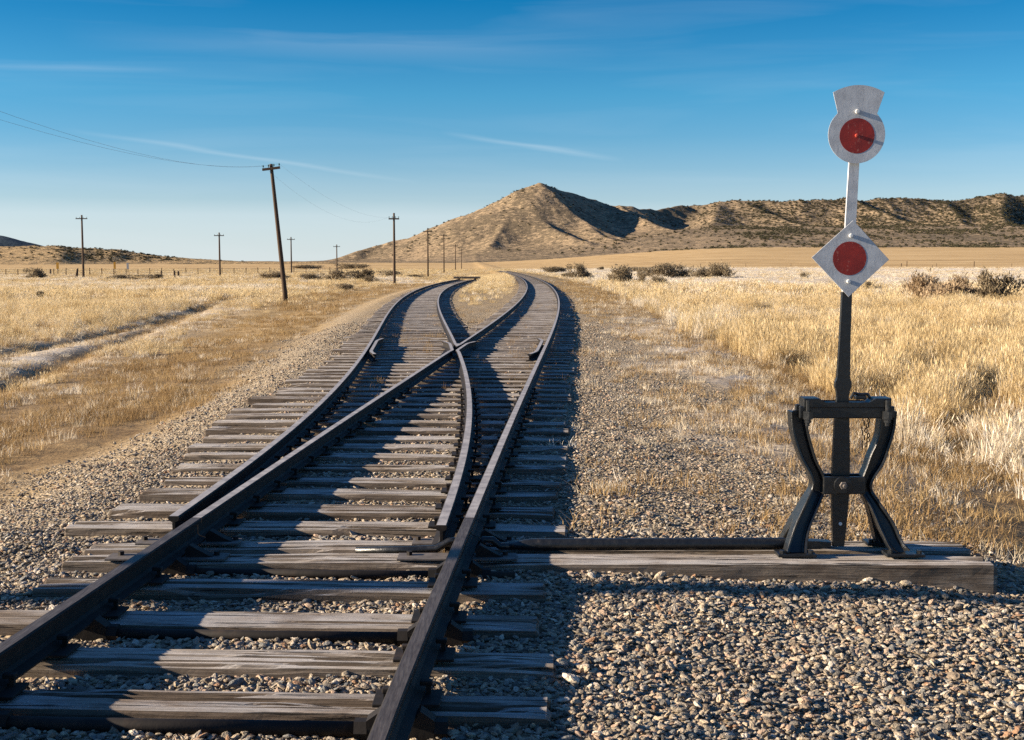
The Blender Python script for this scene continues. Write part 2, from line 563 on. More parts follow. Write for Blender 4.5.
def build_ground():
    ys = [-8.0]
    while ys[-1] < 9000:
        d = max(abs(ys[-1]), 3.0)
        ys.append(ys[-1] + max(.09, d * .0135))
    ys = np.array(ys)
    u = np.linspace(-1, 1, 331)
    u = np.sign(u) * (np.abs(u) * .28 + .72 * np.abs(u) ** 3)
    wd = 9 + np.maximum(ys, 0) * .8
    YY = np.repeat(ys[:, None], len(u), 1)
    cx = np.clip((edges(ys)[0] + edges(ys)[1]) / 2, -20, 20) * (1 - sstep(100, 400, ys))
    XX = u[None, :] * wd[:, None] + cx[:, None]
    ZZ = gz(XX, YY)
    ny, nx = XX.shape
    co = np.stack([XX, YY, ZZ], -1).reshape(-1, 3)
    idx = np.arange(ny * nx).reshape(ny, nx)
    f = np.stack([idx[:-1, :-1], idx[:-1, 1:], idx[1:, 1:], idx[1:, :-1]], -1).reshape(-1, 4)
    me = bpy.data.meshes.new('ground')
    me.from_pydata(co.tolist(), [], f.tolist())
    for nm, arr in zip(('gravel', 'dirt', 'frost', 'plain'), masks(XX.ravel(), YY.ravel())):
        a = me.attributes.new(nm, 'FLOAT', 'POINT'); a.data.foreach_set('value', np.ascontiguousarray(arr, np.float32))
    me.materials.append(MAT['ground'])
    me.shade_smooth()
    o = bpy.data.objects.new('ground', me); COL.objects.link(o)
    tag(o, kind='structure')


build_ground()

# ------------------------------------------------------------------ hills
def grid_mesh(name, XX, YY, ZZ, mat):
    ny, nx = XX.shape
    co = np.stack([XX, YY, ZZ], -1).reshape(-1, 3)
    idx = np.arange(ny * nx).reshape(ny, nx)
    f = np.stack([idx[:-1, :-1], idx[:-1, 1:], idx[1:, 1:], idx[1:, :-1]], -1).reshape(-1, 4)
    me = bpy.data.meshes.new(name); me.from_pydata(co.tolist(), [], f.tolist()); me.materials.append(mat); me.shade_smooth()
    o = bpy.data.objects.new(name, me); COL.objects.link(o)
    tag(o, kind='structure')
    return o


def rp(px, py, Y):
    x, z = at_y(px, py, Y); return (x, Y, z)


def ridge_field(X, Y, ridges, k=7.0):
    acc = np.zeros_like(X)
    for pts, sw, se, sf in ridges:
        best = np.full_like(X, -1e3)
        for a, b in zip(pts, pts[1:]):
            ax, ay, az = a; bx, by, bz = b
            L2 = (bx - ax) ** 2 + (by - ay) ** 2
            t = np.clip(((X - ax) * (bx - ax) + (Y - ay) * (by - ay)) / L2, 0, 1)
            cx, cy, cz = ax + t * (bx - ax), ay + t * (by - ay), az + t * (bz - az)
            dx, dy = X - cx, Y - cy
            d = np.sqrt(dx * dx + dy * dy) + 1e-6
            e = dx / d
            s = np.where(e > 0, se, sw) * e * e + sf * (1 - e * e)
            dd = np.sqrt(d * d + 9.0) - 3.0
            best = np.maximum(best, cz - s * dd)
        acc = acc + np.exp(np.clip(best, -100, 400) / k)
    return k * np.log(acc + 1e-9)


SKY = [(336, 265, 2060), (345, 259, 2070), (361, 250, 2090), (390, 242, 2120), (428, 234.5, 2140), (450, 222, 2155), (467, 214.5, 2165), (492, 210.5, 2180), (500, 205, 2185), (516, 195.5, 2190), (540, 184.5, 2180), (556, 189, 2240), (575, 193, 2300), (600, 202, 2370), (617, 207.5, 2310), (632, 209, 2300), (655, 209, 2380), (690, 205, 2500), (740, 201, 2480), (800, 200, 2450), (865, 199.5, 2470), (900, 197, 2480), (945, 202, 2500), (1000, 195, 2520), (1060, 194, 2520), (1140, 192, 2520), (1240, 205, 2520)]
RID = [([rp(*p) for p in SKY[:16]], .42, .58, .40),
       ([rp(*p) for p in SKY[15:]], .40, .58, .46),
       ([rp(540, 186, 2198), rp(556, 204, 2120), rp(580, 219, 2030), rp(606, 232, 1930), rp(630, 243, 1840)], .56, .75, .56),
       ([rp(522, 192, 2195), rp(512, 212, 2080), rp(500, 232, 1960), rp(490, 247, 1850)], .6, .50, .34),
       ([rp(478, 218, 2160), rp(470, 233, 2060), rp(458, 248, 1950)], .6, .50, .34),
       ([rp(618, 208, 2295), rp(634, 215, 2200), rp(652, 223, 2110), rp(674, 233, 2000), rp(698, 243, 1880)], .36, .80, .42),
       ([rp(720, 203, 2480), rp(716, 214, 2320), rp(712, 229, 2140), rp(722, 241, 1960)], .44, .34, .4),
       ([rp(752, 206, 2440), rp(768, 213, 2330), rp(795, 222, 2180), rp(824, 232, 2030)], .30, .52, .4),
       ([rp(850, 200, 2460), rp(880, 211, 2330), rp(915, 223, 2170), rp(945, 235, 2000)], .30, .70, .4),
       ([rp(945, 202.5, 2495), rp(958, 216, 2330), rp(966, 232, 2080)], .30, .6, .4),
       ([rp(1005, 195.5, 2515), rp(1000, 212, 2330), rp(1010, 232, 2050)], .34, .6, .4),
       ([rp(528, 216, 2090), rp(545, 224, 1990), rp(566, 233, 1880), rp(588, 241, 1790)], .5, .85, .45),
       ([rp(590, 229, 1960), rp(606, 237, 1860), rp(622, 244, 1780)], .4, .85, .4),
       ]


def mountain_z(X, Y):
    z = ridge_field(X, Y, RID)
    wx = X + 25 * fbm(X / 160, Y / 160, 61, 3); wy = Y + 25 * fbm(X / 160, Y / 160, 62, 3)
    amp = np.clip((z - 8) / 45, 0, 1)
    rid = 1 - np.abs(fbm(wx / 120, wy / 170, 63, 4)) * 2.2
    rid2 = 1 - np.abs(fbm(wx / 55 + wy / 260, wy / 190, 67, 3)) * 2.4
    z = z + amp * (2.8 * (rid - .6) + 2.0 * (rid2 - .6) + 1.2 * fbm(wx / 45, wy / 60, 64, 3) + .8 * fbm(X / 12, Y / 12, 65, 3))
    base = gz(X, Y) - 3 + 1.6 * fbm(X / 50, Y / 50, 66, 4)
    apron = base + 3.4 * sstep(1350, 1700, Y) + 30 * sstep(1450, 2250, Y) * sstep(-.085, -.01, X / Y)
    return np.logaddexp(z / 5, apron / 5) * 5


my = np.linspace(1350, 2640, 230)
mu = np.linspace(-.24, .50, 620)
MX = mu[None, :] * my[:, None]; MY = np.repeat(my[:, None], len(mu), 1)
MZ = mountain_z(MX, MY)
grid_mesh('mountain', MX, MY, MZ, MAT['hill'])

# low dark hill on the left
LOW = [([rp(-120, 246, 1250), rp(0, 247, 1220), rp(50, 247.5, 1200), rp(92, 248, 1180), rp(120, 251, 1170), rp(150, 255.5, 1160), rp(190, 258.5, 1150), rp(240, 261.5, 1140), rp(330, 262.5, 1130)], .2, .45, .12),
       ([rp(60, 248, 1197), rp(62, 252, 1120), rp(60, 259, 1040)], .10, .42, .12),
       ]
ly = np.linspace(900, 1400, 110); lu = np.linspace(-.56, -.08, 300)
LX = lu[None, :] * ly[:, None]; LY = np.repeat(ly[:, None], len(lu), 1)
LZ = ridge_field(LX, LY, LOW, 3.0)
LZ = LZ + np.clip((LZ - 4) / 10, 0, 1) * (1.6 * fbm(LX / 40, LY / 40, 71, 4) + .7 * fbm(LX / 9, LY / 9, 72, 3))
LZ = np.logaddexp(LZ / 2, (gz(LX, LY) - 1.2 + .8 * fbm(LX / 30, LY / 30, 73, 3)) / 2) * 2
grid_mesh('low_hill', LX, LY, LZ, MAT['lowhill'])
# far dark mountain at the left edge
fy = np.linspace(5200, 7000, 60); fu = np.linspace(-.62, -.30, 120)
FX = fu[None, :] * fy[:, None]; FY = np.repeat(fy[:, None], len(fu), 1)
FZ = ridge_field(FX, FY, [([rp(-200, 205, 6000), rp(-90, 219, 6000), rp(-40, 226, 6000), rp(0, 234.5, 6000), rp(22, 240, 6000), rp(44, 248.5, 6000), rp(80, 262, 6000)], .3, .3, .3)], 12) + 8 * fbm(FX / 200, FY / 200, 81, 4)
grid_mesh('distant_mountain', FX, FY, FZ, MAT['farhill'])

# ------------------------------------------------------------------ instanced stuff (stones, grass, scrub)
def src_coll(name, meshes, mat):
    c = bpy.data.collections.new(name)
    for i, me in enumerate(meshes):
        m = mat[i] if isinstance(mat, list) else mat
        if not me.materials:
            me.materials.append(m)
        c.objects.link(bpy.data.objects.new('%s_%02d' % (name, i), me))
    return c


def scatter(name, pts, rot, scl, idx, coll, label=None):
    n = len(pts)
    me = bpy.data.meshes.new(name)
    me.vertices.add(n); me.vertices.foreach_set('co', np.ascontiguousarray(pts, np.float32).ravel())
    a = me.attributes.new('rot', 'FLOAT_VECTOR', 'POINT'); a.data.foreach_set('vector', np.ascontiguousarray(rot, np.float32).ravel())
    a = me.attributes.new('scl', 'FLOAT_VECTOR', 'POINT'); a.data.foreach_set('vector', np.ascontiguousarray(scl, np.float32).ravel())
    a = me.attributes.new('pick', 'INT', 'POINT'); a.data.foreach_set('value', np.ascontiguousarray(idx, np.int32))
    me.update()
    o = bpy.data.objects.new(name, me); COL.objects.link(o)
    g = bpy.data.node_groups.new(name + '_nodes', 'GeometryNodeTree')
    g.interface.new_socket('Geometry', in_out='INPUT', socket_type='NodeSocketGeometry')
    g.interface.new_socket('Geometry', in_out='OUTPUT', socket_type='NodeSocketGeometry')
    gi = g.nodes.new('NodeGroupInput'); go = g.nodes.new('NodeGroupOutput')
    ip = g.nodes.new('GeometryNodeInstanceOnPoints'); ci = g.nodes.new('GeometryNodeCollectionInfo')
    ci.inputs['Collection'].default_value = coll
    ci.inputs['Separate Children'].default_value = True; ci.inputs['Reset Children'].default_value = True
    ip.inputs['Pick Instance'].default_value = True

    def na(nm, typ):
        nd = g.nodes.new('GeometryNodeInputNamedAttribute'); nd.data_type = typ; nd.inputs['Name'].default_value = nm
        return nd.outputs['Attribute']
    L = g.links.new
    L(gi.outputs[0], ip.inputs['Points']); L(ci.outputs[0], ip.inputs['Instance'])
    L(na('pick', 'INT'), ip.inputs['Instance Index'])
    L(na('rot', 'FLOAT_VECTOR'), ip.inputs['Rotation']); L(na('scl', 'FLOAT_VECTOR'), ip.inputs['Scale'])
    L(ip.outputs[0], go.inputs[0])
    md = o.modifiers.new('scatter', 'NODES'); md.node_group = g
    tag(o, label=label, kind='stuff')
    return o


def stone_mesh(i):
    bm = bmesh.new(); bmesh.ops.create_icosphere(bm, subdivisions=2, radius=.5)
    r = random.Random(100 + i)
    planes = [(Vector((r.gauss(0, 1), r.gauss(0, 1), r.gauss(0, 1))).normalized(), r.uniform(.27, .44)) for _ in range(11)]
    s = Vector((r.uniform(.85, 1.35), r.uniform(.7, 1.0), r.uniform(.5, .8)))
    for v in bm.verts:
        k = 1.0
        d = v.co.normalized()
        for n, c in planes:
            q = d.dot(n)
            if q > 0:
                k = min(k, c / q / .5)
        v.co = d * .5 * k
        v.co = Vector((v.co.x * s.x, v.co.y * s.y, v.co.z * s.z)) + Vector((r.gauss(0, .012), r.gauss(0, .012), r.gauss(0, .012)))
    me = bpy.data.meshes.new('stone'); bm.to_mesh(me); bm.free()
    return me


STONES = src_coll('stone', [stone_mesh(i) for i in range(12)], MAT['stone'])


def infrust(X, Y, mx=1.2):
    return (np.abs(X) < .47 * Y + mx)


TIE_Y = []          # (front edge, back edge) filled below, used to keep big stones off the ties


def sample(x0, x1, y0, y1, dens):
    n = int((x1 - x0) * (y1 - y0) * dens)
    return rng.uniform(x0, x1, n), rng.uniform(y0, y1, n)


# ties first: front-edge distances
TD = .225
front = [4.20, 4.68, 5.22, 5.79, 6.30, 6.645, 7.14, 7.68, 8.24, 8.74, 9.33, 9.86]
y = front[-1]
r_ = random.Random(3)
while y < 27.0:
    y += .545 + r_.uniform(-.05, .05)
    front.append(y)
SPLIT = front[-1]

ties = []       # dict(front, x0, x1, kind)
for i, fy_ in enumerate(front):
    yc = fy_ + TD / 2
    if i in (4, 5):
        ties.append(dict(y=yc, x0=-2.32, x1=2.48, kind='timber', i=i))
        continue
    rr = float(xr(yc)) + GH
    ll = float(xr(yc)) - GH if yc < 6.5 else float(xl(yc)) - GH
    ties.append(dict(y=yc, x0=ll - .46 - .34 * math.exp(-((yc - 13.5) / 3.6) ** 2) - r_.uniform(0, .28), x1=rr + .47 + r_.uniform(-.05, .05) + (.07 if i in (6,) else 0), kind='near', i=i))
for side in ('right', 'left'):
    y = SPLIT
    end = 263 if side == 'right' else END_L
    while y < end:
        y += .545 + r_.uniform(-.04, .04)
        c = float(xr(y)) if side == 'right' else float(xl(y))
        ov = .52 + r_.uniform(-.06, .06)
        ties.append(dict(y=y + TD / 2, x0=c - GH - ov, x1=c + GH + ov, kind=side, i=0))


def tie_mesh(name, L, d, h, seed, nx=70, ny=9):
    r = np.random.default_rng(seed)
    prof = []          # closed cross-section, y,z
    b = .016
    for k in range(ny):
        prof.append((-d / 2 + b + (d - 2 * b) * k / (ny - 1), 0.0))
    prof += [(d / 2 - .004, -.006), (d / 2, -.022), (d / 2, -.07), (d / 2, -h), (-d / 2, -h), (-d / 2, -.07), (-d / 2, -.022), (-d / 2 + .004, -.006)]
    prof = np.array(prof)
    xs = np.concatenate([[-L / 2], np.linspace(-L / 2 + .012, L / 2 - .012, nx), [L / 2]])
    m = len(prof)
    co = np.zeros((len(xs), m, 3))
    s = seed * 3.1
    for j, x in enumerate(xs):
        Yp, Zp = prof[:, 0].copy(), prof[:, 1].copy()
        end = j in (0, len(xs) - 1)
        if end:
            Yp *= .965; Zp = np.where(Zp > -h * .5, Zp - .01, Zp)
        rough = fbm(np.full(m, x * 2.3 + s), Yp * 26 + s, seed, 4)
        lowf = fbm(np.full(m, x * .7 + s), Yp * 3, seed + 5, 2)
        dz = np.where(Zp > -.03, -.006 + .004 * rough + .005 * lowf - .030 * np.clip(fbm(np.full(m, x * 1.1 + s), Yp * 48 + s, seed + 9, 2) - .26, 0, 1) / .3, 0)
        dy = np.where(Zp <= -.02, .008 * fbm(np.full(m, x * 3 + s), Zp * 25, seed + 3, 3), 0) + .006 * lowf
        # split ends
        ed = min(abs(x + L / 2), abs(x - L / 2))
        dz -= np.where(Zp > -.03, np.exp(-ed / .16) * .035 * np.clip(fbm(np.full(m, s), Yp * 30 + s, seed + 13, 2) + .1, 0, 1), 0)
        co[j, :, 0] = x + (.012 * fbm(Yp * 20 + s, Zp * 20, seed + 7, 2) if end else 0)
        co[j, :, 1] = Yp + dy; co[j, :, 2] = np.minimum(Zp + dz, 0)
    idx = np.arange(len(xs) * m).reshape(len(xs), m)
    f = []
    for j in range(len(xs) - 1):
        for k in range(m):
            f.append((idx[j, k], idx[j + 1, k], idx[j + 1, (k + 1) % m], idx[j, (k + 1) % m]))
    f.append(tuple(idx[0, ::1])); f.append(tuple(idx[-1, ::-1]))
    me = bpy.data.meshes.new(name)
    me.from_pydata(co.reshape(-1, 3).tolist(), [], [tuple(int(q) for q in t) for t in f])
    bm = bmesh.new(); bm.from_mesh(me); bmesh.ops.recalc_face_normals(bm, faces=bm.faces[:]); bm.to_mesh(me); bm.free()
    me.materials.append(MAT['wood'])
    return me


ORD = 'first second third fourth fifth sixth seventh eighth ninth tenth eleventh twelfth thirteenth fourteenth fifteenth sixteenth seventeenth eighteenth nineteenth twentieth'.split()
plate_bm = bmesh.new(); add_box(plate_bm, (0, 0, .006), (.235, .16, .012), bev=.003)
plate_me = bpy.data.meshes.new('tie_plate'); plate_bm.to_mesh(plate_me); plate_bm.free(); plate_me.materials.append(MAT['rust'])
sp_bm = bmesh.new(); add_box(sp_bm, (0, 0, .02), (.018, .018, .045)); add_box(sp_bm, (.008, 0, .045), (.045, .032, .018), bev=.005)
spike_me = bpy.data.meshes.new('spike'); sp_bm.to_mesh(spike_me); sp_bm.free(); spike_me.materials.append(MAT['rust'])

far_mesh = [tie_mesh('railway_tie', 2.55, TD, .16, 200 + k, 10) for k in range(5)]
indiv = sorted([t for t in ties if t['kind'] in ('left', 'right')], key=lambda t: t['y'])
near_n = len([t for t in ties if t['kind'] in ('near', 'timber')])
keep = set(id(t) for t in indiv[:296 - near_n])
far_pts = []
CRX = 20.9
for n, t in enumerate(ties):
    L = t['x1'] - t['x0']; xc = (t['x0'] + t['x1']) / 2
    if t['kind'] in ('near', 'timber'):
        nm = 'switch_timber' if t['kind'] == 'timber' else 'railway_tie'
        nx = 90 if t['y'] < 9 else (50 if t['y'] < 14 else 26)
        me = tie_mesh(nm, L, TD * r_.uniform(.94, 1.04) if t['kind'] == 'near' else .235, .2, 20 + n, nx, 27 if t['y'] < 9 else 9)
        o = bpy.data.objects.new(nm, me); COL.objects.link(o)
        o.location = (xc, t['y'], -r_.uniform(0, .010) if t['kind'] == 'near' else (0 if t['i'] == 4 else -.006))
        o.rotation_euler = (0, 0, -math.atan(float(xr(t['y'] + .5) - xr(t['y'] - .5))) * .85 + R(r_.uniform(-.7, .7)) if t['kind'] == 'near' else 0)
        i = t['i']
        if t['kind'] == 'timber':
            if i == 4:
                tag(o, 'long front timber carrying the front feet of the switch stand', 'timber', 'long timbers under the switch stand')
            else:
                tag(o, 'rear long timber behind the throw pipe, under the rear feet of the switch stand', 'timber', 'long timbers under the switch stand')
        elif i < 4:
            tag(o, ['nearest weathered grey tie at the bottom edge of the photo', 'second weathered tie from the bottom edge, gravel on both sides',
                    'third tie from the bottom with a dark rod along its front', 'fully shaded tie just in front of the long front timber'][i], 'railway tie', 'ties under the two near rails')
        elif i - 6 < len(ORD):
            tag(o, '%s weathered tie beyond the rear long switch timber' % ORD[i - 6], 'railway tie', 'long ties under four rails')
        else:
            tag(o, 'closely spaced weathered tie under four rails around the crossing frog', 'railway tie', 'long ties under four rails')
        if t['y'] < 15:
            Y0 = t['y']
            rails = [float(xr(Y0)) - GH, float(xr(Y0)) + GH]
            if Y0 > 7.2:
                rails += [float(xl(Y0)) - GH, float(xl(Y0)) + GH]
            if t['kind'] == 'timber':
                rails = []
            for rx in rails:
                p = bpy.data.objects.new('tie_plate', plate_me); COL.objects.link(p); p.parent = o
                p.location = (rx - xc, 0, .0004 - o.location.z)
                p.rotation_euler = (0, 0, -o.rotation_euler.z)
                for sx in (-1, 1):
                    s = bpy.data.objects.new('spike', spike_me); COL.objects.link(s); s.parent = p
                    s.location = (sx * .071, sx * .04, .005); s.rotation_euler = (0, 0, math.pi if sx > 0 else 0)
    elif id(t) in keep:
        o = bpy.data.objects.new('railway_tie', far_mesh[n % 5]); COL.objects.link(o)
        sl = -float((xr(t['y'] + 1) - xr(t['y'] - 1)) / 2 if t['kind'] == 'right' else (xl(t['y'] + 1) - xl(t['y'] - 1)) / 2)
        o.location = (xc, t['y'], -r_.uniform(0, .012)); o.rotation_euler = (0, 0, math.atan(sl) + R(r_.uniform(-1, 1))); o.scale = (L / 2.55, r_.uniform(.92, 1.06), 1)
        if t['kind'] == 'right':
            tag(o, 'short tie of the right hand track curving on past the frog', 'railway tie', 'ties of the right hand track')
        else:
            tag(o, 'short tie of the left hand track between the frog and the bumper timber', 'railway tie', 'ties of the left hand track')
    else:
        far_pts.append((xc, t['y'], -.005, L))

bm = bmesh.new()
for xc, yy, z, L in far_pts:
    add_box(bm, (xc, yy, z - .08), (L, .22, .16))
o = link('distant_railway_ties', bm, MAT['wood'])
tag(o, 'far ties of the tracks merging into one strip', 'railway ties', kind='stuff')

# ------------------------------------------------------------------ rails
PROF = [(-.055, 0), (-.055, .008), (-.020, .020), (-.0075, .032), (-.0075, .084), (-.027, .093), (-.031, .112), (-.025, .119), (.025, .119), (.031, .112), (.027, .093), (.0075, .084), (.0075, .032), (.020, .020), (.055, .008), (.055, 0)]


def rail(name, xf, ys, z0, label, group=None, parent=None, prof=PROF, cat='rail', top='top'):
    bm = bmesh.new()
    rings = []
    for j, yy in enumerate(ys):
        x = float(xf(yy)); e = .05
        sl = (float(xf(yy + e)) - float(xf(yy - e))) / (2 * e)
        rv = Vector((1, -sl, 0)).normalized()
        rings.append([bm.verts.new((x + rv.x * u, yy + rv.y * u, z0 + v)) for u, v in prof])
    n = len(prof)
    for a, b in zip(rings, rings[1:]):
        for k in range(n):
            f = bm.faces.new((a[k], a[(k + 1) % n], b[(k + 1) % n], b[k]))
            if k == 7:
                f.material_index = 1
    bm.faces.new(rings[0][::-1]); bm.faces.new(rings[-1])
    o = link(name, bm, [MAT['rust'], MAT[top]], parent)
    if label:
        tag(o, label, cat, group)
    return o


def yrange(a, b):
    ys = [a]
    while ys[-1] < b - .01:
        ys.append(min(b, ys[-1] + max(.3, ys[-1] * .03)))
    return ys


ZB = .0128
JY = 6.80
# frog: where the right-hand track's left rail and the left-hand track's right rail cross
yy = np.linspace(12, 32, 4001)
YC = float(yy[np.argmin(np.abs((xr(yy) - GH) - (xl(yy) + GH)))])
r1 = lambda Y: xl(Y) - GH
r2 = lambda Y: xl(Y) + GH
r3 = lambda Y: xr(Y) - GH
r4 = lambda Y: xr(Y) + GH
rail('rail', r3, yrange(1.2, JY - .012), ZB, 'near left movable rail running off the left edge of the photo', 'movable switch rails', top='darktop')
rail('rail', r4, yrange(1.2, JY - .012), ZB, 'near right movable rail running off the bottom edge of the photo', 'movable switch rails', top='darktop')
rail('rail', r4, yrange(JY, 264), ZB, 'outermost right rail curving away to the horizon', 'fixed rails')
rail('rail', r1, yrange(JY + .05, END_L), ZB - .002, 'outermost left rail, starting bluntly beside the left rail joint', 'fixed rails')
TH = YC - .95


def wing(near, other, sgn):
    def f(Y):
        Y = np.asarray(Y, float)
        a = near(np.minimum(Y, TH)); b = other(Y) + sgn * .096
        fl = sgn * .10 * np.clip((Y - (YC + .75)) / .7, 0, 1) ** 1.5
        k = sstep(TH - .25, TH + .25, Y)
        return near(Y) * (1 - k) + (b + fl) * k
    return f


ysn = yrange(JY, TH - .5)[:-1] + list(np.linspace(TH - .5, YC + 1.45, 26))
rail('rail', wing(r3, r2, -1), ysn, ZB, 'inner rail of the right hand track from the left joint up to the frog', 'fixed rails')
ysn2 = [6.62] + yrange(JY, TH - .5)[:-1] + list(np.linspace(TH - .5, YC + 1.45, 26))
rail('rail', wing(r2, r3, 1), ysn2, ZB - .004, 'curved inner rail starting bluntly left of the right rail joint', 'fixed rails')
rail('rail', r3, yrange(YC + .8, 264), ZB, 'inner rail of the right hand track beyond the frog', 'fixed rails')
rail('rail', r2, yrange(YC + .8, END_L), ZB - .004, 'inner rail of the left hand track beyond the frog, bending left', 'fixed rails')
bm = bmesh.new()
a = .03
q = [(YC + .06, .006), (YC + .79, None)]
pts_ = []
xl0, xr0 = float(r2(YC + .79)), float(r3(YC + .79))
tipx = float((r2(YC) + r3(YC)) / 2)
top = [(tipx - .006, YC + .05), (tipx + .006, YC + .05), (xr0 + .029, YC + .792), (xl0 - .029, YC + .792)]
va = [bm.verts.new((x, y_, ZB + .117)) for x, y_ in top]; vb = [bm.verts.new((x, y_, ZB + .014)) for x, y_ in top]
fc = bm.faces.new(va); fc.material_index = 1; bm.faces.new(vb[::-1])
for k in range(4):
    bm.faces.new((va[k], vb[k], vb[(k + 1) % 4], va[(k + 1) % 4]))
fr = link('crossing_frog', bm, [MAT['rust'], MAT['top']])
tag(fr, 'steel V shaped frog where the two inner rails cross', 'rail frog')
bm = bmesh.new(); add_box(bm, (tipx, YC + .35, .008), (.5, 1.9, .011))
link('base_plate', bm, MAT['rust'], fr)


def guard(base, sgn, y0, y1, label):
    def f(Y):
        Y = np.asarray(Y, float)
        fl = np.clip((y0 + .8 - Y) / .8, 0, 1) ** 1.6 * .09 + np.clip((Y - y1 + .8) / .8, 0, 1) ** 1.6 * .09
        return base(Y) + sgn * (.10 + fl)
    rail('guard_rail', f, list(np.linspace(y0, y1, 34)), ZB + .008, label, 'guard rails', cat='guard rail')


guard(r1, 1, YC - 1.9, YC + 2.2, 'short guard rail with a bent end inside the outermost left rail')
guard(r4, -1, YC - 1.9, YC + 2.2, 'short guard rail with a bent end inside the outermost right rail')

# slide plates on the two long timbers under the rail ends
for (px, Y0, rr_, lab) in ((-1, 6.40, r3, 'steel slide plate on the front timber under the left movable rail'), (1, 6.40, r4, 'steel slide plate on the front timber under the right movable rail'),
                           (-1, 6.76, r3, 'frosted steel slide plate on the rear timber at the left rail joint'), (1, 6.76, r4, 'frosted steel slide plate on the rear timber at the right rail joint')):
    cx = float(rr_(Y0)) - .03
    bm = bmesh.new(); add_box(bm, (cx, Y0, .0062), (.62 if Y0 < 6.6 else .56, .14, .0116), bev=.003)
    o = link('slide_plate', bm, MAT['plate']); tag(o, lab, 'steel plate', 'slide plates on the long timbers')
    for sx in (-.25, .25):
        b2 = bmesh.new(); add_tube(b2, [(cx + sx, Y0 + .02, .011), (cx + sx, Y0 + .02, .032)], .016, 6)
        link('bolt', b2, MAT['rust'], o)
    b2 = bmesh.new()
    add_prism(b2, [(cx + .1, .012), (cx + .24, .012), (cx + .2, .03), (cx + .12, .075), (cx + .095, .05)], Y0 - .03, Y0 + .03)
    link('rail_brace', b2, MAT['rust'], o)

# bridle rods between the movable rails
for (Y0, z0, x0, x1, rad, lab) in ((4.14, -.04, -2.2, float(r4(4.14)) - .02, .026, 'dark steel rod in front of the nearest tie'),
                                   (5.155, -.035, float(r3(5.155)) - .1, float(r4(5.155)) + .14, .024, 'dark steel rod along the front of the third tie from the bottom'),
                                   (6.225, -.04, float(r3(6.225)) - .1, float(r4(6.225)) + .28, .024, 'dark steel rod along the front of the long front timber')):
    bm = bmesh.new(); sk = lambda X: Y0 - .045 * (X - (x0 + x1) / 2)
    add_tube(bm, [(x0, sk(x0), z0), (x0 * .5 + x1 * .5, Y0 + .004, z0 - .004), (x1, sk(x1), z0)], rad, 12)
    o = link('bridle_rod', bm, MAT['rust'], smooth=True); tag(o, lab, 'steel rod', 'rods tying the movable rails together')
    for rr_ in (r3, r4):
        X = float(rr_(Y0)); Yk = sk(X)
        b2 = bmesh.new(); add_prism(b2, [(X - .115, -.075), (X + .115, -.075), (X + .115, .0), (X + .067, .034), (X + .0555, .022), (X + .0555, .0105), (X - .0555, .0105), (X - .0555, .022), (X - .067, .034), (X - .115, .0)], Yk - .032, Yk + .032)
        link('rail_clip', b2, MAT['rust'], o)
        for sx in (-.135, .135):
            b2 = bmesh.new(); add_tube(b2, [(X + sx - .022, Yk, z0), (X + sx + .022, Yk, z0)], .040, 6)
            link('nut', b2, MAT['rust'], o)

# throw pipe from the stand to the rails
X4 = float(r4(6.8)); X3 = float(r3(6.8))
PY = 6.585
bm = bmesh.new()
add_tube(bm, [(X4 + .22, PY, .02), (X4 + .30, PY, .028), (X4 + .34, PY, .03), (1.45, PY, .034), (1.5, PY, .034)], [.02, .028, .033, .033, .03], 14)
add_tube(bm, [(X4 - .60, PY - .01, -.002), (X4 - .30, PY, 0), (X4 - .17, PY, .006), (X4 - .10, PY - .01, .05), (X4 - .068, PY - .01, .058), (X4 - .05, PY - .01, .0)], [.02, .022, .022, .02, .018, .016], 10)
add_tube(bm, [(X4 + .05, PY - .01, .0), (X4 + .085, PY - .01, .06), (X4 + .13, PY, .055), (X4 + .17, PY, .02), (X4 + .25, PY, .02)], .02, 10)
o = link('throw_pipe', bm, MAT['iron'], smooth=True)
tag(o, 'long black pipe lying between the two timbers from stand to right rail', 'pipe')
b2 = bmesh.new()
add_prism(b2, [(1.46, .01), (1.64, .012), (1.70, .018), (1.70, .05), (1.64, .054), (1.46, .058)], PY - .035, PY + .035, .006)
link('clevis', b2, MAT['iron'], o)

# bumper timber at the end of the left-hand track
xe = float(xl(END_L))
bm = bmesh.new(); add_box(bm, (xe, END_L + .15, .26), (2.5, .3, .2), bev=.02)
o = link('bumper_timber', bm, MAT['wood']); tag(o, 'dark squared timber laid across the end of the left track', 'timber')
bm = bmesh.new()
for sx in (-1, 1):
    add_box(bm, (xe + sx * GH, END_L + .5, .05), (.22, .3, .4))
link('support_block', bm, MAT['wood'], o)

# ------------------------------------------------------------------ switch stand (harp) with targets
SX, SY = at_z(840, 553, 0)
SY = 6.58
stand = empty('switch_stand', (at_y(840, 553, SY)[0], SY, 0))
tag(stand, 'black harp switch stand carrying red centred white round and diamond targets', 'switch stand')
S0 = stand.location.copy()


def part(name, bm, mat, parent=stand, smooth=False):
    bmesh.ops.translate(bm, vec=-S0, verts=bm.verts[:])
    return link(name, bm, mat, parent, smooth)


def zc(pts):        # points of the harp zoom -> photo pixels
    return [(740 + x / 2.641, 300 + y_ / 2.641) for x, y_ in pts]


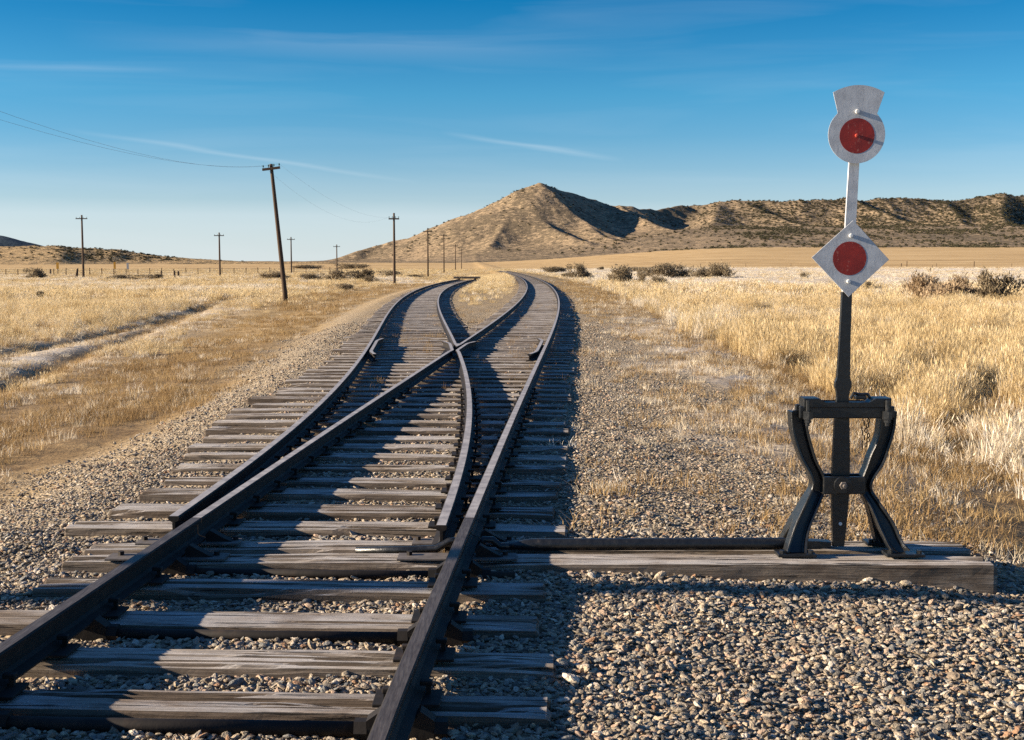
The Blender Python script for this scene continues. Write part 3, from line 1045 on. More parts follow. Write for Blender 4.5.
def spline(pts, n):
    p = [np.array(q, float) for q in pts]
    p = [2 * p[0] - p[1]] + p + [2 * p[-1] - p[-2]]
    out = []
    for i in range(1, len(p) - 2):
        for k in range(n):
            t = k / n
            out.append(.5 * ((2 * p[i]) + (-p[i - 1] + p[i + 1]) * t + (2 * p[i - 1] - 5 * p[i] + 4 * p[i + 1] - p[i + 2]) * t * t + (-p[i - 1] + 3 * p[i] - 3 * p[i + 1] + p[i + 2]) * t ** 3))
    out.append(p[-2])
    return out


def add_channel(bm, path, wid, dep, fl=.014, web=.016):
    """H-section member: two raised rims joined by a recessed web; path points are (X, Y, Z), rims run in depth."""
    n = len(path)
    rings = []
    for i in range(n):
        t = np.array(path[min(i + 1, n - 1)]) - np.array(path[max(i - 1, 0)])
        u = np.array([t[2], 0, -t[0]]); u = u / (np.linalg.norm(u) + 1e-9)
        w = wid[i] / 2; d = dep[i] / 2
        pr = [(-w, -d), (-w + fl * .3, -d - .004), (-w + fl, -d), (-w + fl, -web / 2 - .008), (-w + fl + .008, -web / 2), (w - fl - .008, -web / 2), (w - fl, -web / 2 - .008), (w - fl, -d), (w - fl * .3, -d - .004), (w, -d),
              (w, d), (w - fl, d), (w - fl, web / 2), (-w + fl, web / 2), (-w + fl, d), (-w, d)]
        c = np.array(path[i])
        rings.append([bm.verts.new(tuple(c + u * a_ + np.array([0, b_, 0]))) for a_, b_ in pr])
    m = len(rings[0])
    for a_, b_ in zip(rings, rings[1:]):
        for k in range(m):
            bm.faces.new((a_[k], a_[(k + 1) % m], b_[(k + 1) % m], b_[k]))
    bm.faces.new(rings[0][::-1]); bm.faces.new(rings[-1])


LO = [(126, 285), (131, 345), (150, 405), (178, 460), (183, 490), (163, 530), (132, 590), (112, 640), (100, 672)]
LI = [(172, 296), (182, 355), (202, 420), (222, 465), (223, 500), (203, 545), (178, 600), (168, 640), (165, 668)]
RO = [(412, 285), (406, 340), (386, 410), (352, 466), (346, 495), (364, 530), (394, 580), (416, 640), (440, 672)]
RI = [(366, 296), (352, 375), (324, 436), (313, 472), (313, 500), (338, 555), (358, 615), (372, 650), (384, 668)]
for O, I in ((LO, LI), (RO, RI)):
    o_ = spline(zc(O), 5); i_ = spline(zc(I), 5)
    if O is LO:
        o_, i_ = o_, i_
    path, wid, dep = [], [], []
    for a_, b_ in zip(o_, i_):
        A = np.array(at_y(a_[0], a_[1], SY)); B = np.array(at_y(b_[0], b_[1], SY))
        path.append(((A + B) / 2)); wid.append(np.linalg.norm(A - B))
    n = len(path)
    for k in range(n):
        t_ = np.array(path[min(k + 1, n - 1)]) - np.array(path[max(k - 1, 0)]); t_ = t_ / np.linalg.norm(t_)
        A = np.array(at_y(*o_[k], SY)); B = np.array(at_y(*i_[k], SY)); q_ = A - B
        wid[k] = abs(q_[0] * t_[1] - q_[1] * t_[0]) * .9
    waist = int(n * .52)
    z0 = path[-1][1]
    up3 = [(p[0], SY, p[1]) for p in path[:waist + 1]]
    bm = bmesh.new()
    add_channel(bm, up3, wid[:waist + 1], [.085] * (waist + 1))
    leg = part('leg', bm, MAT['iron'])
    for nm, y1 in (('front_foot', SY - .115), ('rear_foot', SY + .15)):
        pts3, w3 = [], []
        for k in range(waist, n):
            s = (k - waist) / (n - 1 - waist)
            zz = path[k][1]
            zz = zz + (0.012 - z0) * s
            sp = (1.0 if nm == 'front_foot' else .97)
            pts3.append((S0.x + (path[k][0] - S0.x) * (1 if nm == 'front_foot' else 1 - .085 * s), SY + (y1 - SY) * s ** (.9 if nm == 'front_foot' else 1.5), zz)); w3.append(wid[k])
        bm = bmesh.new()
        add_channel(bm, pts3, w3, [.075] * len(pts3))
        x_ = pts3[-1][0]
        add_box(bm, (x_, y1, .009), (.20, .12, .017), bev=.004)
        part(nm, bm, MAT['iron'], leg)
    # bolts are part of the foot flanges
        for sx in (-.075, .075):
            bm = bmesh.new(); add_tube(bm, [(x_ + sx, y1 - .03, .016), (x_ + sx, y1 - .03, .034)], .014, 6)
            part('bolt', bm, MAT['iron'], leg)
# both harp legs were parented to the stand at its base
bm = bmesh.new()
x0, z1 = at_y(799, 405, SY); x1, z2 = at_y(889, 417, SY)
for yb in (-.052, .04):
    add_box(bm, ((x0 + x1) / 2, SY + yb, (z1 + z2) / 2), (x1 - x0 + .02, .03, z1 - z2), bev=.006)
xa, za = at_y(801, 397, SY); xb, zb = at_y(820, 404, SY); xc_, _ = at_y(868, 404, SY); xd, zd = at_y(888, 397, SY); _, zm = at_y(0, 402, SY); _, zl = at_y(0, 406.5, SY)
add_prism(bm, [(xa, zl), (xd, zl), (xd, za), (xc_ + .02, za), (xc_ - .01, zm), (xb + .01, zm), (xb - .02, za), (xa, za)], SY - .07, SY + .05, .006)
cb = part('top_bar', bm, MAT['iron'])
for px in (804.5, 883):
    bm = bmesh.new()
    x_, zt = at_y(px, 398.5, SY); _, zn = at_y(px, 415, SY); _, zk = at_y(px, 424, SY)
    add_tube(bm, [(x_, SY - .083, zt), (x_, SY - .083, zk)], .011, 8)
    add_tube(bm, [(x_, SY - .083, zn + .03), (x_, SY - .083, zn - .012)], .026, 6)
    add_tube(bm, [(x_, SY - .083, zn - .015), (x_, SY - .083, zn - .03)], .018, 6)
    part('bolt', bm, MAT['iron'], cb)
bm = bmesh.new()
x_, z_ = at_y(859, 396, SY)
add_box(bm, (x_, SY - .02, z_ - .005), (.06, .045, .02), bev=.006)
add_tube(bm, [(x_ - .05, SY - .02, z_ - .012), (x_ - .035, SY - .02, z_ + .018), (x_, SY - .02, z_ + .01), (x_ + .04, SY - .02, z_ + .012), (x_ + .055, SY - .02, z_ - .012)], .009, 8)
part('padlock', bm, MAT['iron'], cb)
bm = bmesh.new()
for k in range(13):
    px = 864 + (4.5 if k % 2 else 0) + (1.5 * math.sin(k))
    x_, z_ = at_y(px, 419 + k * 2.4, SY)
    r0 = .010
    ring = [(x_ + r0 * .7 * math.cos(a_) * (1 if k % 2 else .25), SY + .02 + r0 * .7 * math.cos(a_) * (.25 if k % 2 else 1), z_ + r0 * 1.2 * math.sin(a_)) for a_ in np.linspace(0, 2 * math.pi, 9)]
    add_tube(bm, ring, .003, 5, cap=False)
part('chain', bm, MAT['iron'], cb)
# waist bar and pivot
bm = bmesh.new()
x0, z1 = at_y(740 + 214 / 2.641, 300 + 462 / 2.641, SY); x1, z2 = at_y(740 + 322 / 2.641, 300 + 508 / 2.641, SY)
for yb in (-.05, .05):
    add_box(bm, ((x0 + x1) / 2, SY + yb, (z1 + z2) / 2), (x1 - x0, .022, z1 - z2), bev=.005)
wb = part('waist_bar', bm, MAT['iron'])
cx, cz = at_y(740 + 270 / 2.641, 300 + 488 / 2.641, SY - .06)
bm = bmesh.new(); add_disc(bm, (cx, cz), .047, SY - .078, SY - .062, 28, .004)
pv = part('pivot_boss', bm, MAT['iron'], wb)
bm = bmesh.new(); add_disc(bm, (cx, cz), .021, SY - .094, SY - .079, 6, .002); add_disc(bm, (cx + .002, cz), .009, SY - .112, SY - .094, 12, .002)
part('nut', bm, MAT['plate'], pv)
# lever bar
LV = [(546, 838, 5.5), (532, 838.6, 6.5), (505, 839.5, 8), (484, 840, 9), (450, 841, 8.2), (420, 841.5, 7.2), (397, 842.2, 5.2), (391, 842.5, 6), (386.5, 842.7, 8.4), (382, 842.8, 8.2), (377, 843, 5.8), (340, 844.5, 5.3), (292, 846.5, 5.0)]
lp = [at_y(x - w, y_, SY) for y_, x, w in LV] + [at_y(x + w, y_, SY) for y_, x, w in LV][::-1]
bm = bmesh.new(); add_prism(bm, lp, SY - .017, SY + .017, .003)
lev = part('lever', bm, MAT['iron'])
bm = bmesh.new(); x_, z_ = at_y(839.3, 523, SY); add_disc(bm, (x_, z_), .009, SY - .024, SY - .0165, 12)
part('rivet', bm, MAT['bolt'], lev)
# targets turn a little towards the sun
TY = SY - .02
def target_outline(name, outline_pts, disc_c, disc_r, bolts):
    bm = bmesh.new(); add_prism(bm, outline_pts, TY - .014, TY - .010, .0012)
    p = part(name, bm, MAT['white'])
    bm = bmesh.new(); add_disc(bm, disc_c, disc_r, TY - .0146, TY - .0130, 48)
    part('red_disc', bm, MAT['red'], p)
    for (bx, bz, m, rad) in bolts:
        bm = bmesh.new(); add_disc(bm, (bx, bz), rad, TY - .031, TY - .0142, 10, .004)
        part('bolt', bm, m, p)
    return p


def z4(x, y_):
    return at_y(740 + x / 2.8455, 60 + y_ / 2.8455, TY)


c0 = z4(330, 213); rr0 = (z4(411, 213)[0] - z4(249, 213)[0]) / 2
nl, nr = z4(278, 153), z4(388, 153)
tl, tr_ = z4(263, 93), z4(410, 93)
tp = z4(337, 72)
out = []
al = math.atan2(nl[1] - c0[1], nl[0] - c0[0]); ar = math.atan2(nr[1] - c0[1], nr[0] - c0[0])
nseg = 56
for k in range(nseg + 1):
    a_ = al + (2 * math.pi - (al - ar)) * k / nseg
    out.append((c0[0] + rr0 * math.cos(a_), c0[1] + rr0 * math.sin(a_)))
for k in range(13):
    s = k / 12
    x_ = tr_[0] + (tl[0] - tr_[0]) * s
    z_ = tr_[1] + (tl[1] - tr_[1]) * s + (tp[1] - (tl[1] + tr_[1]) / 2) * (1 - (2 * s - 1) ** 2)
    out.append((x_, z_))
b1 = z4(331, 148); b2_ = z4(329, 216)
target_outline('round_target', out, z4(331, 216.5), (z4(381, 0)[0] - z4(281, 0)[0]) / 2, [(b1[0], b1[1], MAT['bolt'], .012), (b2_[0], b2_[1], MAT['redbolt'], .009)])
dm = [z4(320, 456), z4(422, 568), z4(307, 674), z4(202, 562)]
b1 = z4(313, 500); b2_ = z4(306, 630)
target_outline('diamond_target', dm, z4(310, 564.5), (z4(358, 0)[0] - z4(261, 0)[0]) / 2, [(b1[0], b1[1], MAT['bolt'], .011), (b2_[0], b2_[1], MAT['bolt'], .011)])
st = [(860, 120, 4.5), (852.6, 166, 5.2), (849.8, 225, 5.4), (846.6, 293.5, 4.8)]
st = [(855.8, 120, 4.6), (853.7, 165, 5.1), (850.4, 222, 5.3), (846.6, 291.5, 4.6)]
sp_ = [at_y(x - w, y_, SY) for x, y_, w in st] + [at_y(x + w, y_, SY) for x, y_, w in st][::-1]
bm = bmesh.new(); add_prism(bm, sp_, SY - .0095, SY + .010, .002)
part('mast', bm, MAT['white'])

# ------------------------------------------------------------------ telegraph poles
def telegraph_pole(x, y_, h, label, group, lean=(0, 0), arm=1.7, armtilt=0.0, r0=.15, n_ins=4, armz=.25):
    z = float(gz(x, y_))
    root = empty('telegraph_pole', (x, y_, z))
    tag(root, label, 'utility pole', group)
    bm = bmesh.new()
    q = []
    for k in range(9):
        s = k / 8
        q.append((lean[0] * s, lean[1] * s, -.4 + (h + .4) * s))
    add_tube(bm, q, [r0 * (1 - .35 * k / 8) for k in range(9)], 10)
    link('post', bm, MAT['pole'], root, True)
    ax, ay, az = lean[0] * (1 - armz / h), lean[1] * (1 - armz / h) - r0 * .8, h - armz
    bm = bmesh.new(); add_box(bm, (ax, ay, az), (arm, .10, .13), Euler((0, -armtilt, 0)), .01)
    ca = link('crossarm', bm, MAT['pole'], root)
    tips = []
    for k in range(n_ins):
        s = (k / (n_ins - 1) - .5) * arm * .9
        px_, pz_ = ax + s * math.cos(armtilt), az + s * math.sin(armtilt) + .06
        bm = bmesh.new(); add_tube(bm, [(px_, ay, pz_), (px_, ay, pz_ + .06), (px_, ay, pz_ + .07), (px_, ay, pz_ + .17)], [.015, .015, .045, .03], 8)
        link('insulator', bm, MAT['glass'], ca)
        tips.append((x + px_, y_ + ay, z + pz_ + .14))
    return root, tips


g1 = 'telegraph poles along the tracks'
p0 = telegraph_pole(-12.6, 5.08, 7.2, 'telegraph pole beside the left edge of the view', g1, r0=.15)
X1, Y1 = at_z(286.5, 301, -.45)
h1 = 7.1
px1 = telegraph_pole(X1, Y1, at_y(271, 164, Y1)[1] - float(gz(X1, Y1)), 'tallest looking pole, leaning left, with a T crossarm', g1, lean=(at_y(271, 164, Y1)[0] - X1, 0), arm=.95, armtilt=R(7), r0=.135)
P1 = []
for (bx, by, ty, lab) in ((394.5, 284.5, 213, 'upright pole left of the far bend of the left track'), (428, 276.5, 228, 'pole with short crossarm right of the upright pole by the bend'),
                          (444, 272.3, 234, 'thin pole against the mountain foot, fourth in line counted from the leaning pole'), (455.5, 270.2, 244, 'very thin far pole just left of the farthest one'), (461.5, 269.2, 249, 'farthest tiny pole in line with the track')):
    X, Y_ = at_z(bx, by, -.42)
    hh = at_y(bx, ty, Y_)[1] - float(gz(X, Y_))
    P1.append(telegraph_pole(X, Y_, hh, lab, g1, arm=1.0 if Y_ < 150 else 1.5, r0=.14 if Y_ < 200 else .16, armz=.55 if Y_ < 200 else .35))
g2 = 'far poles on the left plain'
P2 = []
for (bx, by, ty, lab) in ((83.5, 278, 215, 'upright cross shaped pole standing alone at far left'), (220, 276, 232.5, 'pole between the far left one and the leaning pole'),
                          (291.5, 273.5, 237, 'thin far pole just right of the leaning pole'), (337, 272.2, 244.5, 'small pole above the dark brush at the mountain foot')):
    X, Y_ = at_z(bx, by, -.40)
    hh = at_y(bx, ty, Y_)[1] - float(gz(X, Y_))
    P2.append(telegraph_pole(X, Y_, hh, lab, g2, arm=1.6, r0=.17, armz=.5))


def wire(a, b, sag, label, group, rad=.0035):
    bm = bmesh.new()
    a, b = Vector(a), Vector(b)
    pts = [a.lerp(b, k / 24) + Vector((0, 0, -sag * 4 * (k / 24) * (1 - k / 24))) for k in range(25)]
    add_tube(bm, pts, rad, 5)
    o = link('telegraph_wire', bm, MAT['wire'], smooth=True)
    tag(o, label, 'wire', group)


wire(p0[1][0], px1[1][0], 1.45, 'upper thin wire reaching the leaning pole from the left edge', 'wires on the leaning pole')
wire(p0[1][3], px1[1][3], 1.7, 'lower thin wire reaching the leaning pole from the left edge', 'wires on the leaning pole')
wire(px1[1][3], P1[0][1][3], 1.0, 'faint wire from the leaning pole to the upright pole by the bend', 'wires on the leaning pole', .003)
wire(px1[1][0], P1[0][1][0], 1.5, 'faint sagging wire from the leaning pole to the upright pole by the bend', 'wires on the leaning pole', .003)

# ------------------------------------------------------------------ fences and markers on the left plain
fence = empty('wire_fence', (-60, 205, 0)); tag(fence, 'low wire fence of thin posts crossing the left plain', 'fence')
fp = [at_z(px, 275.5 - px * .006, -.40) for px in range(-30, 345, 12)]
for k, (fx_, fy2) in enumerate(fp):
    bm = bmesh.new(); z = float(gz(fx_, fy2))
    hh = 1.15 + .2 * random.random()
    add_tube(bm, [(fx_ + 60, fy2 - 205, z - .2), (fx_ + 60 + random.uniform(-.06, .06), fy2 - 205, z + hh)], .07, 6)
    link('post', bm, MAT['pole'], fence)
for hz in (.45, .8, 1.1):
    bm = bmesh.new()
    add_tube(bm, [(a_ + 60, b_ - 205, float(gz(a_, b_)) + hz) for a_, b_ in fp], .018, 4)
    link('wire', bm, MAT['wire'], fence)
fence2 = empty('wire_fence', (150, 430, 0)); tag(fence2, 'far fence posts at the edge of the frosted field on the right', 'fence')
for px in (655, 700, 745, 790, 900, 905.5, 935, 972.5, 1010):
    fx_, fy2 = (px - 512) / F * 430, 430
    z = float(gz(fx_, fy2)); bm = bmesh.new()
    add_tube(bm, [(fx_ - 150, 0, z - .2), (fx_ - 150, 0, z + (1.9 if px in (905.5, 972.5) else 1.2))], .14 if px in (900, 905.5, 972.5) else .07, 6)
    link('post', bm, MAT['pole'], fence2)
for (px, by, ty, lean_, lab) in ((76, 278, 269, .25, 'leaning rough post near the far left pole'), (50.5, 274.5, 269, 0, 'short dark post left of the yellow marker'), (161.5, 277, 271, 0, 'dark post, leftmost of three by the low brush'), (174.5, 277, 270.5, 0, 'dark post, middle of three by the low brush'), (178.5, 277, 271, 0, 'dark post, rightmost of three by the low brush')):
    X, Y_ = at_z(px, by, -.40); bm = bmesh.new(); z = float(gz(X, Y_)); hh = at_y(px, ty, Y_)[1] - z
    add_tube(bm, [(X, Y_, z - .3), (X + lean_ * .5, Y_, z + hh * .5), (X + lean_, Y_, z + hh)], [.17, .16, .13], 8)
    tag(link('wooden_post', bm, MAT['pole'], None, True), lab, 'post', 'posts on the left plain')
for (px, by, y0, y1, w, m, lab) in ((58, 274.5, 262.5, 269, 2.6, 'yellow', 'yellow marker board on a post left of the far left pole'), (115, 273.5, 262, 269, 2.2, 'yellow', 'yellow marker board on a thin post right of the far left pole'), (128, 273.5, 263, 269, 2.2, 'grey', 'pale grey sign on a thin post beside the yellow marker')):
    X, Y_ = at_z(px, by, -.40); z = float(gz(X, Y_))
    root = empty('marker_sign', (X, Y_, z)); tag(root, lab, 'sign', 'marker signs on the left plain')
    zt = at_y(px, y0, Y_)[1] - z; zb = at_y(px, y1, Y_)[1] - z
    bm = bmesh.new(); add_tube(bm, [(0, 0, -.2), (0, 0, zt)], .07, 6); link('post', bm, MAT['pole'], root)
    bm = bmesh.new(); add_box(bm, (0, -.10, (zt + zb) / 2), (w / F * Y_, .03, zt - zb), bev=.01); link('sign_board', bm, MAT[m], root)

# ------------------------------------------------------------------ shrubs
def twig_mesh(seed, nleaf=2200, upright=False):
    r = random.Random(seed); bm = bmesh.new()
    lay = bm.faces.layers.float.new('blade')
    cl = [(r.gauss(0, .24), r.gauss(0, .24), r.uniform(.12, .72), r.uniform(.10, .24)) for _ in range(20)]
    for k in range(nleaf):
        cx_, cy_, cz_, cr = r.choice(cl)
        p = Vector((cx_ + r.gauss(0, cr * .6), cy_ + r.gauss(0, cr * .6), cz_ + r.gauss(0, cr * .6)))
        if p.z < .02:
            p.z = r.uniform(.02, .3)
        d = Vector((r.gauss(0, .5) + p.x * .8, r.gauss(0, .5) + p.y * .8, r.uniform(.4, 1.2) * (1.8 if upright else 1))).normalized()
        s = d.cross(Vector((r.gauss(0, 1), r.gauss(0, 1), r.gauss(0, 1)))).normalized()
        l = r.uniform(.05, .13); w = r.uniform(.012, .024)
        f = bm.faces.new([bm.verts.new(p - s * w), bm.verts.new(p + s * w), bm.verts.new(p + d * l + s * w * .4), bm.verts.new(p + d * l - s * w * .4)])
        f[lay] = r.random()
    me = bpy.data.meshes.new('foliage'); bm.to_mesh(me); bm.free()
    bm = bmesh.new()
    for k in range(14):
        a_ = r.uniform(0, 6.28); q = r.uniform(.15, .4)
        add_tube(bm, [(0, 0, -.05), (math.cos(a_) * q * .4, math.sin(a_) * q * .4, .25), (math.cos(a_) * q, math.sin(a_) * q, r.uniform(.4, .7))], [.02, .014, .006], 5)
    m2 = bpy.data.meshes.new('stem'); bm.to_mesh(m2); bm.free(); m2.materials.append(MAT['twig'])
    return me, m2


SH = []
for k in range(4):
    f, s = twig_mesh(k + 40)
    f.materials.append(MAT['sage']); SH.append((f, s))
SHR = []
for k in range(3):
    f, s = twig_mesh(k + 60, 2000, True)
    f.materials.append(MAT['redbrush']); SHR.append((f, s))


def shrub(px, by, wpx, hpx, label, group, red=False, zg=-.42):
    X, Y_ = at_z(px, by, zg)
    z = float(gz(X, Y_))
    root = empty('sagebrush_shrub', (X, Y_, z - .03), random.uniform(0, 6))
    f, s = random.choice(SHR if red else SH)
    w = wpx / F * Y_ / .98; h = hpx / F * Y_ / .74
    root.scale = (w, w * .8, h)
    for nm, me in (('foliage', f), ('stem', s)):
        o = bpy.data.objects.new(nm, me); COL.objects.link(o); o.parent = root
    tag(root, label, 'shrub', group)


gR = 'shrubs on the right hand plain'
for a_ in [(555, 272.5, 22, 5, 'low flat dark shrub nearest the vanishing right track'), (579, 278.5, 18, 12, 'round dark shrub right of the vanishing track'), (567, 277.5, 9, 4, 'tiny shrub left against the round dark shrub'),
           (588, 277.5, 9, 4, 'tiny shrub right against the round dark shrub'), (601, 270.8, 6, 3, 'speck of a shrub far behind the round ones'), (622, 285.5, 27, 16, 'big brown grey shrub at the tall grass edge'),
           (641, 286, 9, 13, 'narrow upright shrub right of the big brown grey one'), (658, 288, 18, 10, 'small dark shrub in front of the row of bushes'), (667, 277.5, 27, 12, 'bushy dark shrub in the middle of the row'),
           (686, 277.5, 15, 7, 'low shrub between the two bushiest shrubs of the row'), (703, 278, 20, 10, 'dark shrub left half of the widest bush'), (721, 278, 28, 13, 'widest dark bush ending the row on the right'), (640, 271.5, 34, 4, 'flat far strip of brush behind the row'), (649, 277, 9, 7, 'little brown shrub behind the narrow upright one')]:
    shrub(*a_, gR)
gB = 'brown brush right of the diamond target'
for a_ in [(922, 302, 24, 20, 'reddish upright brush, left part of the clump at the right edge', True), (943, 304, 38, 16, 'low grey brown brush in the middle of the right clump', True), (961, 303, 18, 19, 'upright brown bush standing tallest in mid clump', True),
           (978, 304, 22, 11, 'low brush filling in beside the darkest bush', True), (996, 306, 32, 22, 'dark greenish bush at the right end of the clump', False)]:
    shrub(a_[0], a_[1], a_[2] * 1.25, a_[3] * 1.3, a_[4], gB, a_[5])
for a_ in [(867, 291, 13, 7, 'small dark shrub below right of the diamond target'), (804, 278, 7, 5, 'tiny shrub just left of the diamond target in frosted grass'), (809, 295, 9, 6, 'small brown tuft of brush left below the diamond target')]:
    shrub(*a_, 'lone shrubs around the target')
gL = 'sagebrush on the left plain'
for a_ in [(272, 279.5, 28, 8, 'wide sage bush left behind the leaning pole'), (311, 280, 20, 6, 'low sage bush right of the leaning pole'), (338, 281, 24, 9, 'dark sage bush under the small far pole'), (360, 281, 28, 10, 'darkest sage bush left of the upright pole'),
           (370, 283, 12, 6, 'small sage bush in front of the darkest one'), (389, 276, 24, 5, 'low sage strip behind the upright pole'), (345, 290, 13, 6, 'small pale shrub in the grass in front of the sage'), (352, 269.5, 28, 5, 'dark mound of brush at the mountain foot'),
           (307, 269.5, 28, 3.5, 'thin far brush strip right of the thin far pole'), (36, 278, 16, 9, 'round dark shrub at far left behind the fence'), (40, 298, 6, 7, 'small upright weed bush in the far left grass'), (153, 279, 20, 5, 'low brush at the three dark posts'), (123, 279, 27, 4, 'flat brush left of the three dark posts'), (415, 277, 14, 3, 'low brush between the two nearer upright poles')]:
    shrub(*a_, gL)

# ------------------------------------------------------------------ grass tufts
def tuft(seed, n, rad, h0, h1, wd, lean=.35, seg=3):
    r = random.Random(seed); bm = bmesh.new(); lay = bm.faces.layers.float.new('blade')
    for k in range(n):
        a_ = r.uniform(0, 6.283); q = rad * math.sqrt(r.random())
        p = Vector((q * math.cos(a_), q * math.sin(a_), -.02))
        h = r.uniform(h0, h1)
        b_ = r.uniform(0, 6.283)
        out_ = Vector((math.cos(b_), math.sin(b_), 0)) * r.uniform(.05, lean) + Vector((p.x, p.y, 0)) * .8
        c_ = r.uniform(0, 6.283); s = Vector((math.cos(c_), math.sin(c_), 0))
        w = wd * r.uniform(.6, 1.3); bl = r.random()
        prev = None
        for j in range(seg + 1):
            t_ = j / seg
            c = p + Vector((0, 0, 1)) * h * t_ * (1 - .18 * t_ * t_) + out_ * h * t_ * t_
            ww = w * (1 - t_ * .85)
            cur = (bm.verts.new(c - s * ww), bm.verts.new(c + s * ww))
            if prev:
                f = bm.faces.new((prev[0], prev[1], cur[1], cur[0])); f[lay] = bl
            prev = cur
        if h1 > .3 and r.random() < .35:       # seed head
            hd = c; dv = (out_ * .8 + Vector((0, 0, 1))).normalized()
            f = bm.faces.new([bm.verts.new(hd - dv * .05), bm.verts.new(hd + s * w * 1.7), bm.verts.new(hd + dv * .05), bm.verts.new(hd - s * w * 1.7)]); f[lay] = min(1, bl + .2)
    me = bpy.data.meshes.new('tuft'); bm.to_mesh(me); bm.free()
    return me


gm = [tuft(k, 60, .13, .25, .62, .0032) for k in range(6)] + [tuft(k + 10, 55, .14, .2, .5, .0032) for k in range(3)]
GRASS = src_coll('grasstuft', gm, [MAT['gold']] * 6 + [MAT['frostgrass']] * 3)
fm = [tuft(k + 20, 60, .34, .2, .62, .010, seg=2) for k in range(5)] + [tuft(k + 30, 60, .36, .2, .5, .010, seg=2) for k in range(3)]
FARG = src_coll('fartuft', fm, [MAT['gold']] * 5 + [MAT['frostgrass']] * 3)
sm = [tuft(k + 50, 46, .14, .04, .14, .0030, .8, 2) for k in range(5)] + [tuft(k + 60, 46, .14, .04, .13, .003, .8, 2) for k in range(2)]
SHORT = src_coll('shorttuft', sm, [MAT['shortgrass']] * 5 + [MAT['frostgrass']] * 2)


def rots(n, tilt=.12):
    return np.stack([rng.normal(0, tilt, n), rng.normal(0, tilt, n), rng.uniform(0, 6.283, n)], -1)


def pack(parts):
    return [np.concatenate(c) for c in zip(*parts)]


def tall_edge(Y):
    return 4.3 + .028 * (Y - 10)


acc = []; accf = []; accs = []
for (y0, y1, dens, far_) in ((7, 30, 42, 0), (30, 62, 19, 0), (62, 125, 2.4, 1), (125, 420, .5, 1)):
    # right field
    xm = .47 * y1 + 3
    X, Y = sample(3 if y0 < 100 else -12, xm, y0, y1, dens)
    L, Rr = edges(Y)
    n1 = fbm(X * .5, Y * .25, 91, 3); n2 = fbm(X / 5, Y / 9, 92, 3)
    fr = masks(X, Y)[2]
    n3 = fbm(X * 1.7, Y * 1.1, 99, 2)
    prob = sstep(-.5, .5, X - np.where(Y > 110, Rr + 5, tall_edge(Y)) + .9 * n1) * np.clip(.42 + .6 * n2 + 1.9 * n3, .03, 1) * (1 - .75 * fr * sstep(70, 120, Y))
    ok = (rng.random(len(X)) < prob) & infrust(X, Y, 2.5)
    X, Y, n1, n2, fr, n3 = X[ok], Y[ok], n1[ok], n2[ok], fr[ok], n3[ok]
    hs = (.72 + .5 * n2 + .35 * n1 + .8 * n3 + rng.normal(0, .12, len(X))) * (1.0 - .4 * sstep(60, 160, Y))
    hs = np.clip(hs, .35, 1.4)
    frost = rng.random(len(X)) < np.clip(.07 + .9 * fr + .6 * sstep(.05, .45, -n2) + .2 * sstep(40, 70, Y), 0, .9)
    p = np.stack([X, Y, gz(X, Y)], -1)
    sxy = rng.uniform(.85, 1.25, len(X)) * (1 if not far_ else (1.0 if y0 < 100 else 1.8))
    s = np.stack([sxy, sxy, hs], -1)
    if far_:
        accf.append((p, rots(len(X)), s, np.where(frost, rng.integers(5, 8, len(X)), rng.integers(0, 5, len(X)))))
    else:
        acc.append((p, rots(len(X)), s, np.where(frost, rng.integers(6, 9, len(X)), rng.integers(0, 6, len(X)))))
    # left field
    X, Y = sample(-xm, -4 if y0 < 100 else 4, y0, y1, dens * .9)
    L, Rr = edges(Y)
    dl = L - X
    n1 = fbm(X * .5, Y * .25, 93, 3); n2 = fbm(X / 5, Y / 9, 94, 3)
    rm = rut_mask(X, Y)
    mid = np.exp(-((X - (rut_x(RUT_A, Y) + rut_x(RUT_B, Y)) / 2) / 1.25) ** 2) * (1 - sstep(55, 70, Y))
    fr = masks(X, Y)[2]
    prob = np.maximum(sstep(4.5, 7.5, dl + 1.5 * n1 - .02 * np.minimum(Y, 60)), sstep(258, 268, Y) * (X < 4)) * (1 - np.clip(rm * 1.6, 0, 1)) * (1 - .8 * mid) * np.clip(.55 + .6 * n2 + 1.5 * fbm(X * 1.5, Y * .9, 103, 2), .05, 1)
    ok = (rng.random(len(X)) < prob) & infrust(X, Y, 2.5)
    X, Y, n1, n2, fr, dl, mid = X[ok], Y[ok], n1[ok], n2[ok], fr[ok], dl[ok], mid[ok]
    beyond = sstep(-.3, .6, rut_x(RUT_B, Y) - X)
    hs = (.42 + .35 * beyond + .22 * n2 + .15 * n1 + rng.normal(0, .08, len(X))) * (1 - .45 * mid)
    hs = np.clip(hs, .2, 1.1) * (1 - .3 * sstep(60, 160, Y))
    frost = rng.random(len(X)) < np.clip(.12 + .9 * fr + .25 * sstep(.1, .5, -n2), 0, .9)
    p = np.stack([X, Y, gz(X, Y)], -1)
    sxy = rng.uniform(.85, 1.25, len(X)) * (1 if not far_ else (1.0 if y0 < 100 else 1.8))
    s = np.stack([sxy, sxy, hs], -1)
    if far_:
        accf.append((p, rots(len(X)), s, np.where(frost, rng.integers(5, 8, len(X)), rng.integers(0, 5, len(X)))))
    else:
        acc.append((p, rots(len(X)), s, np.where(frost, rng.integers(6, 9, len(X)), rng.integers(0, 6, len(X)))))
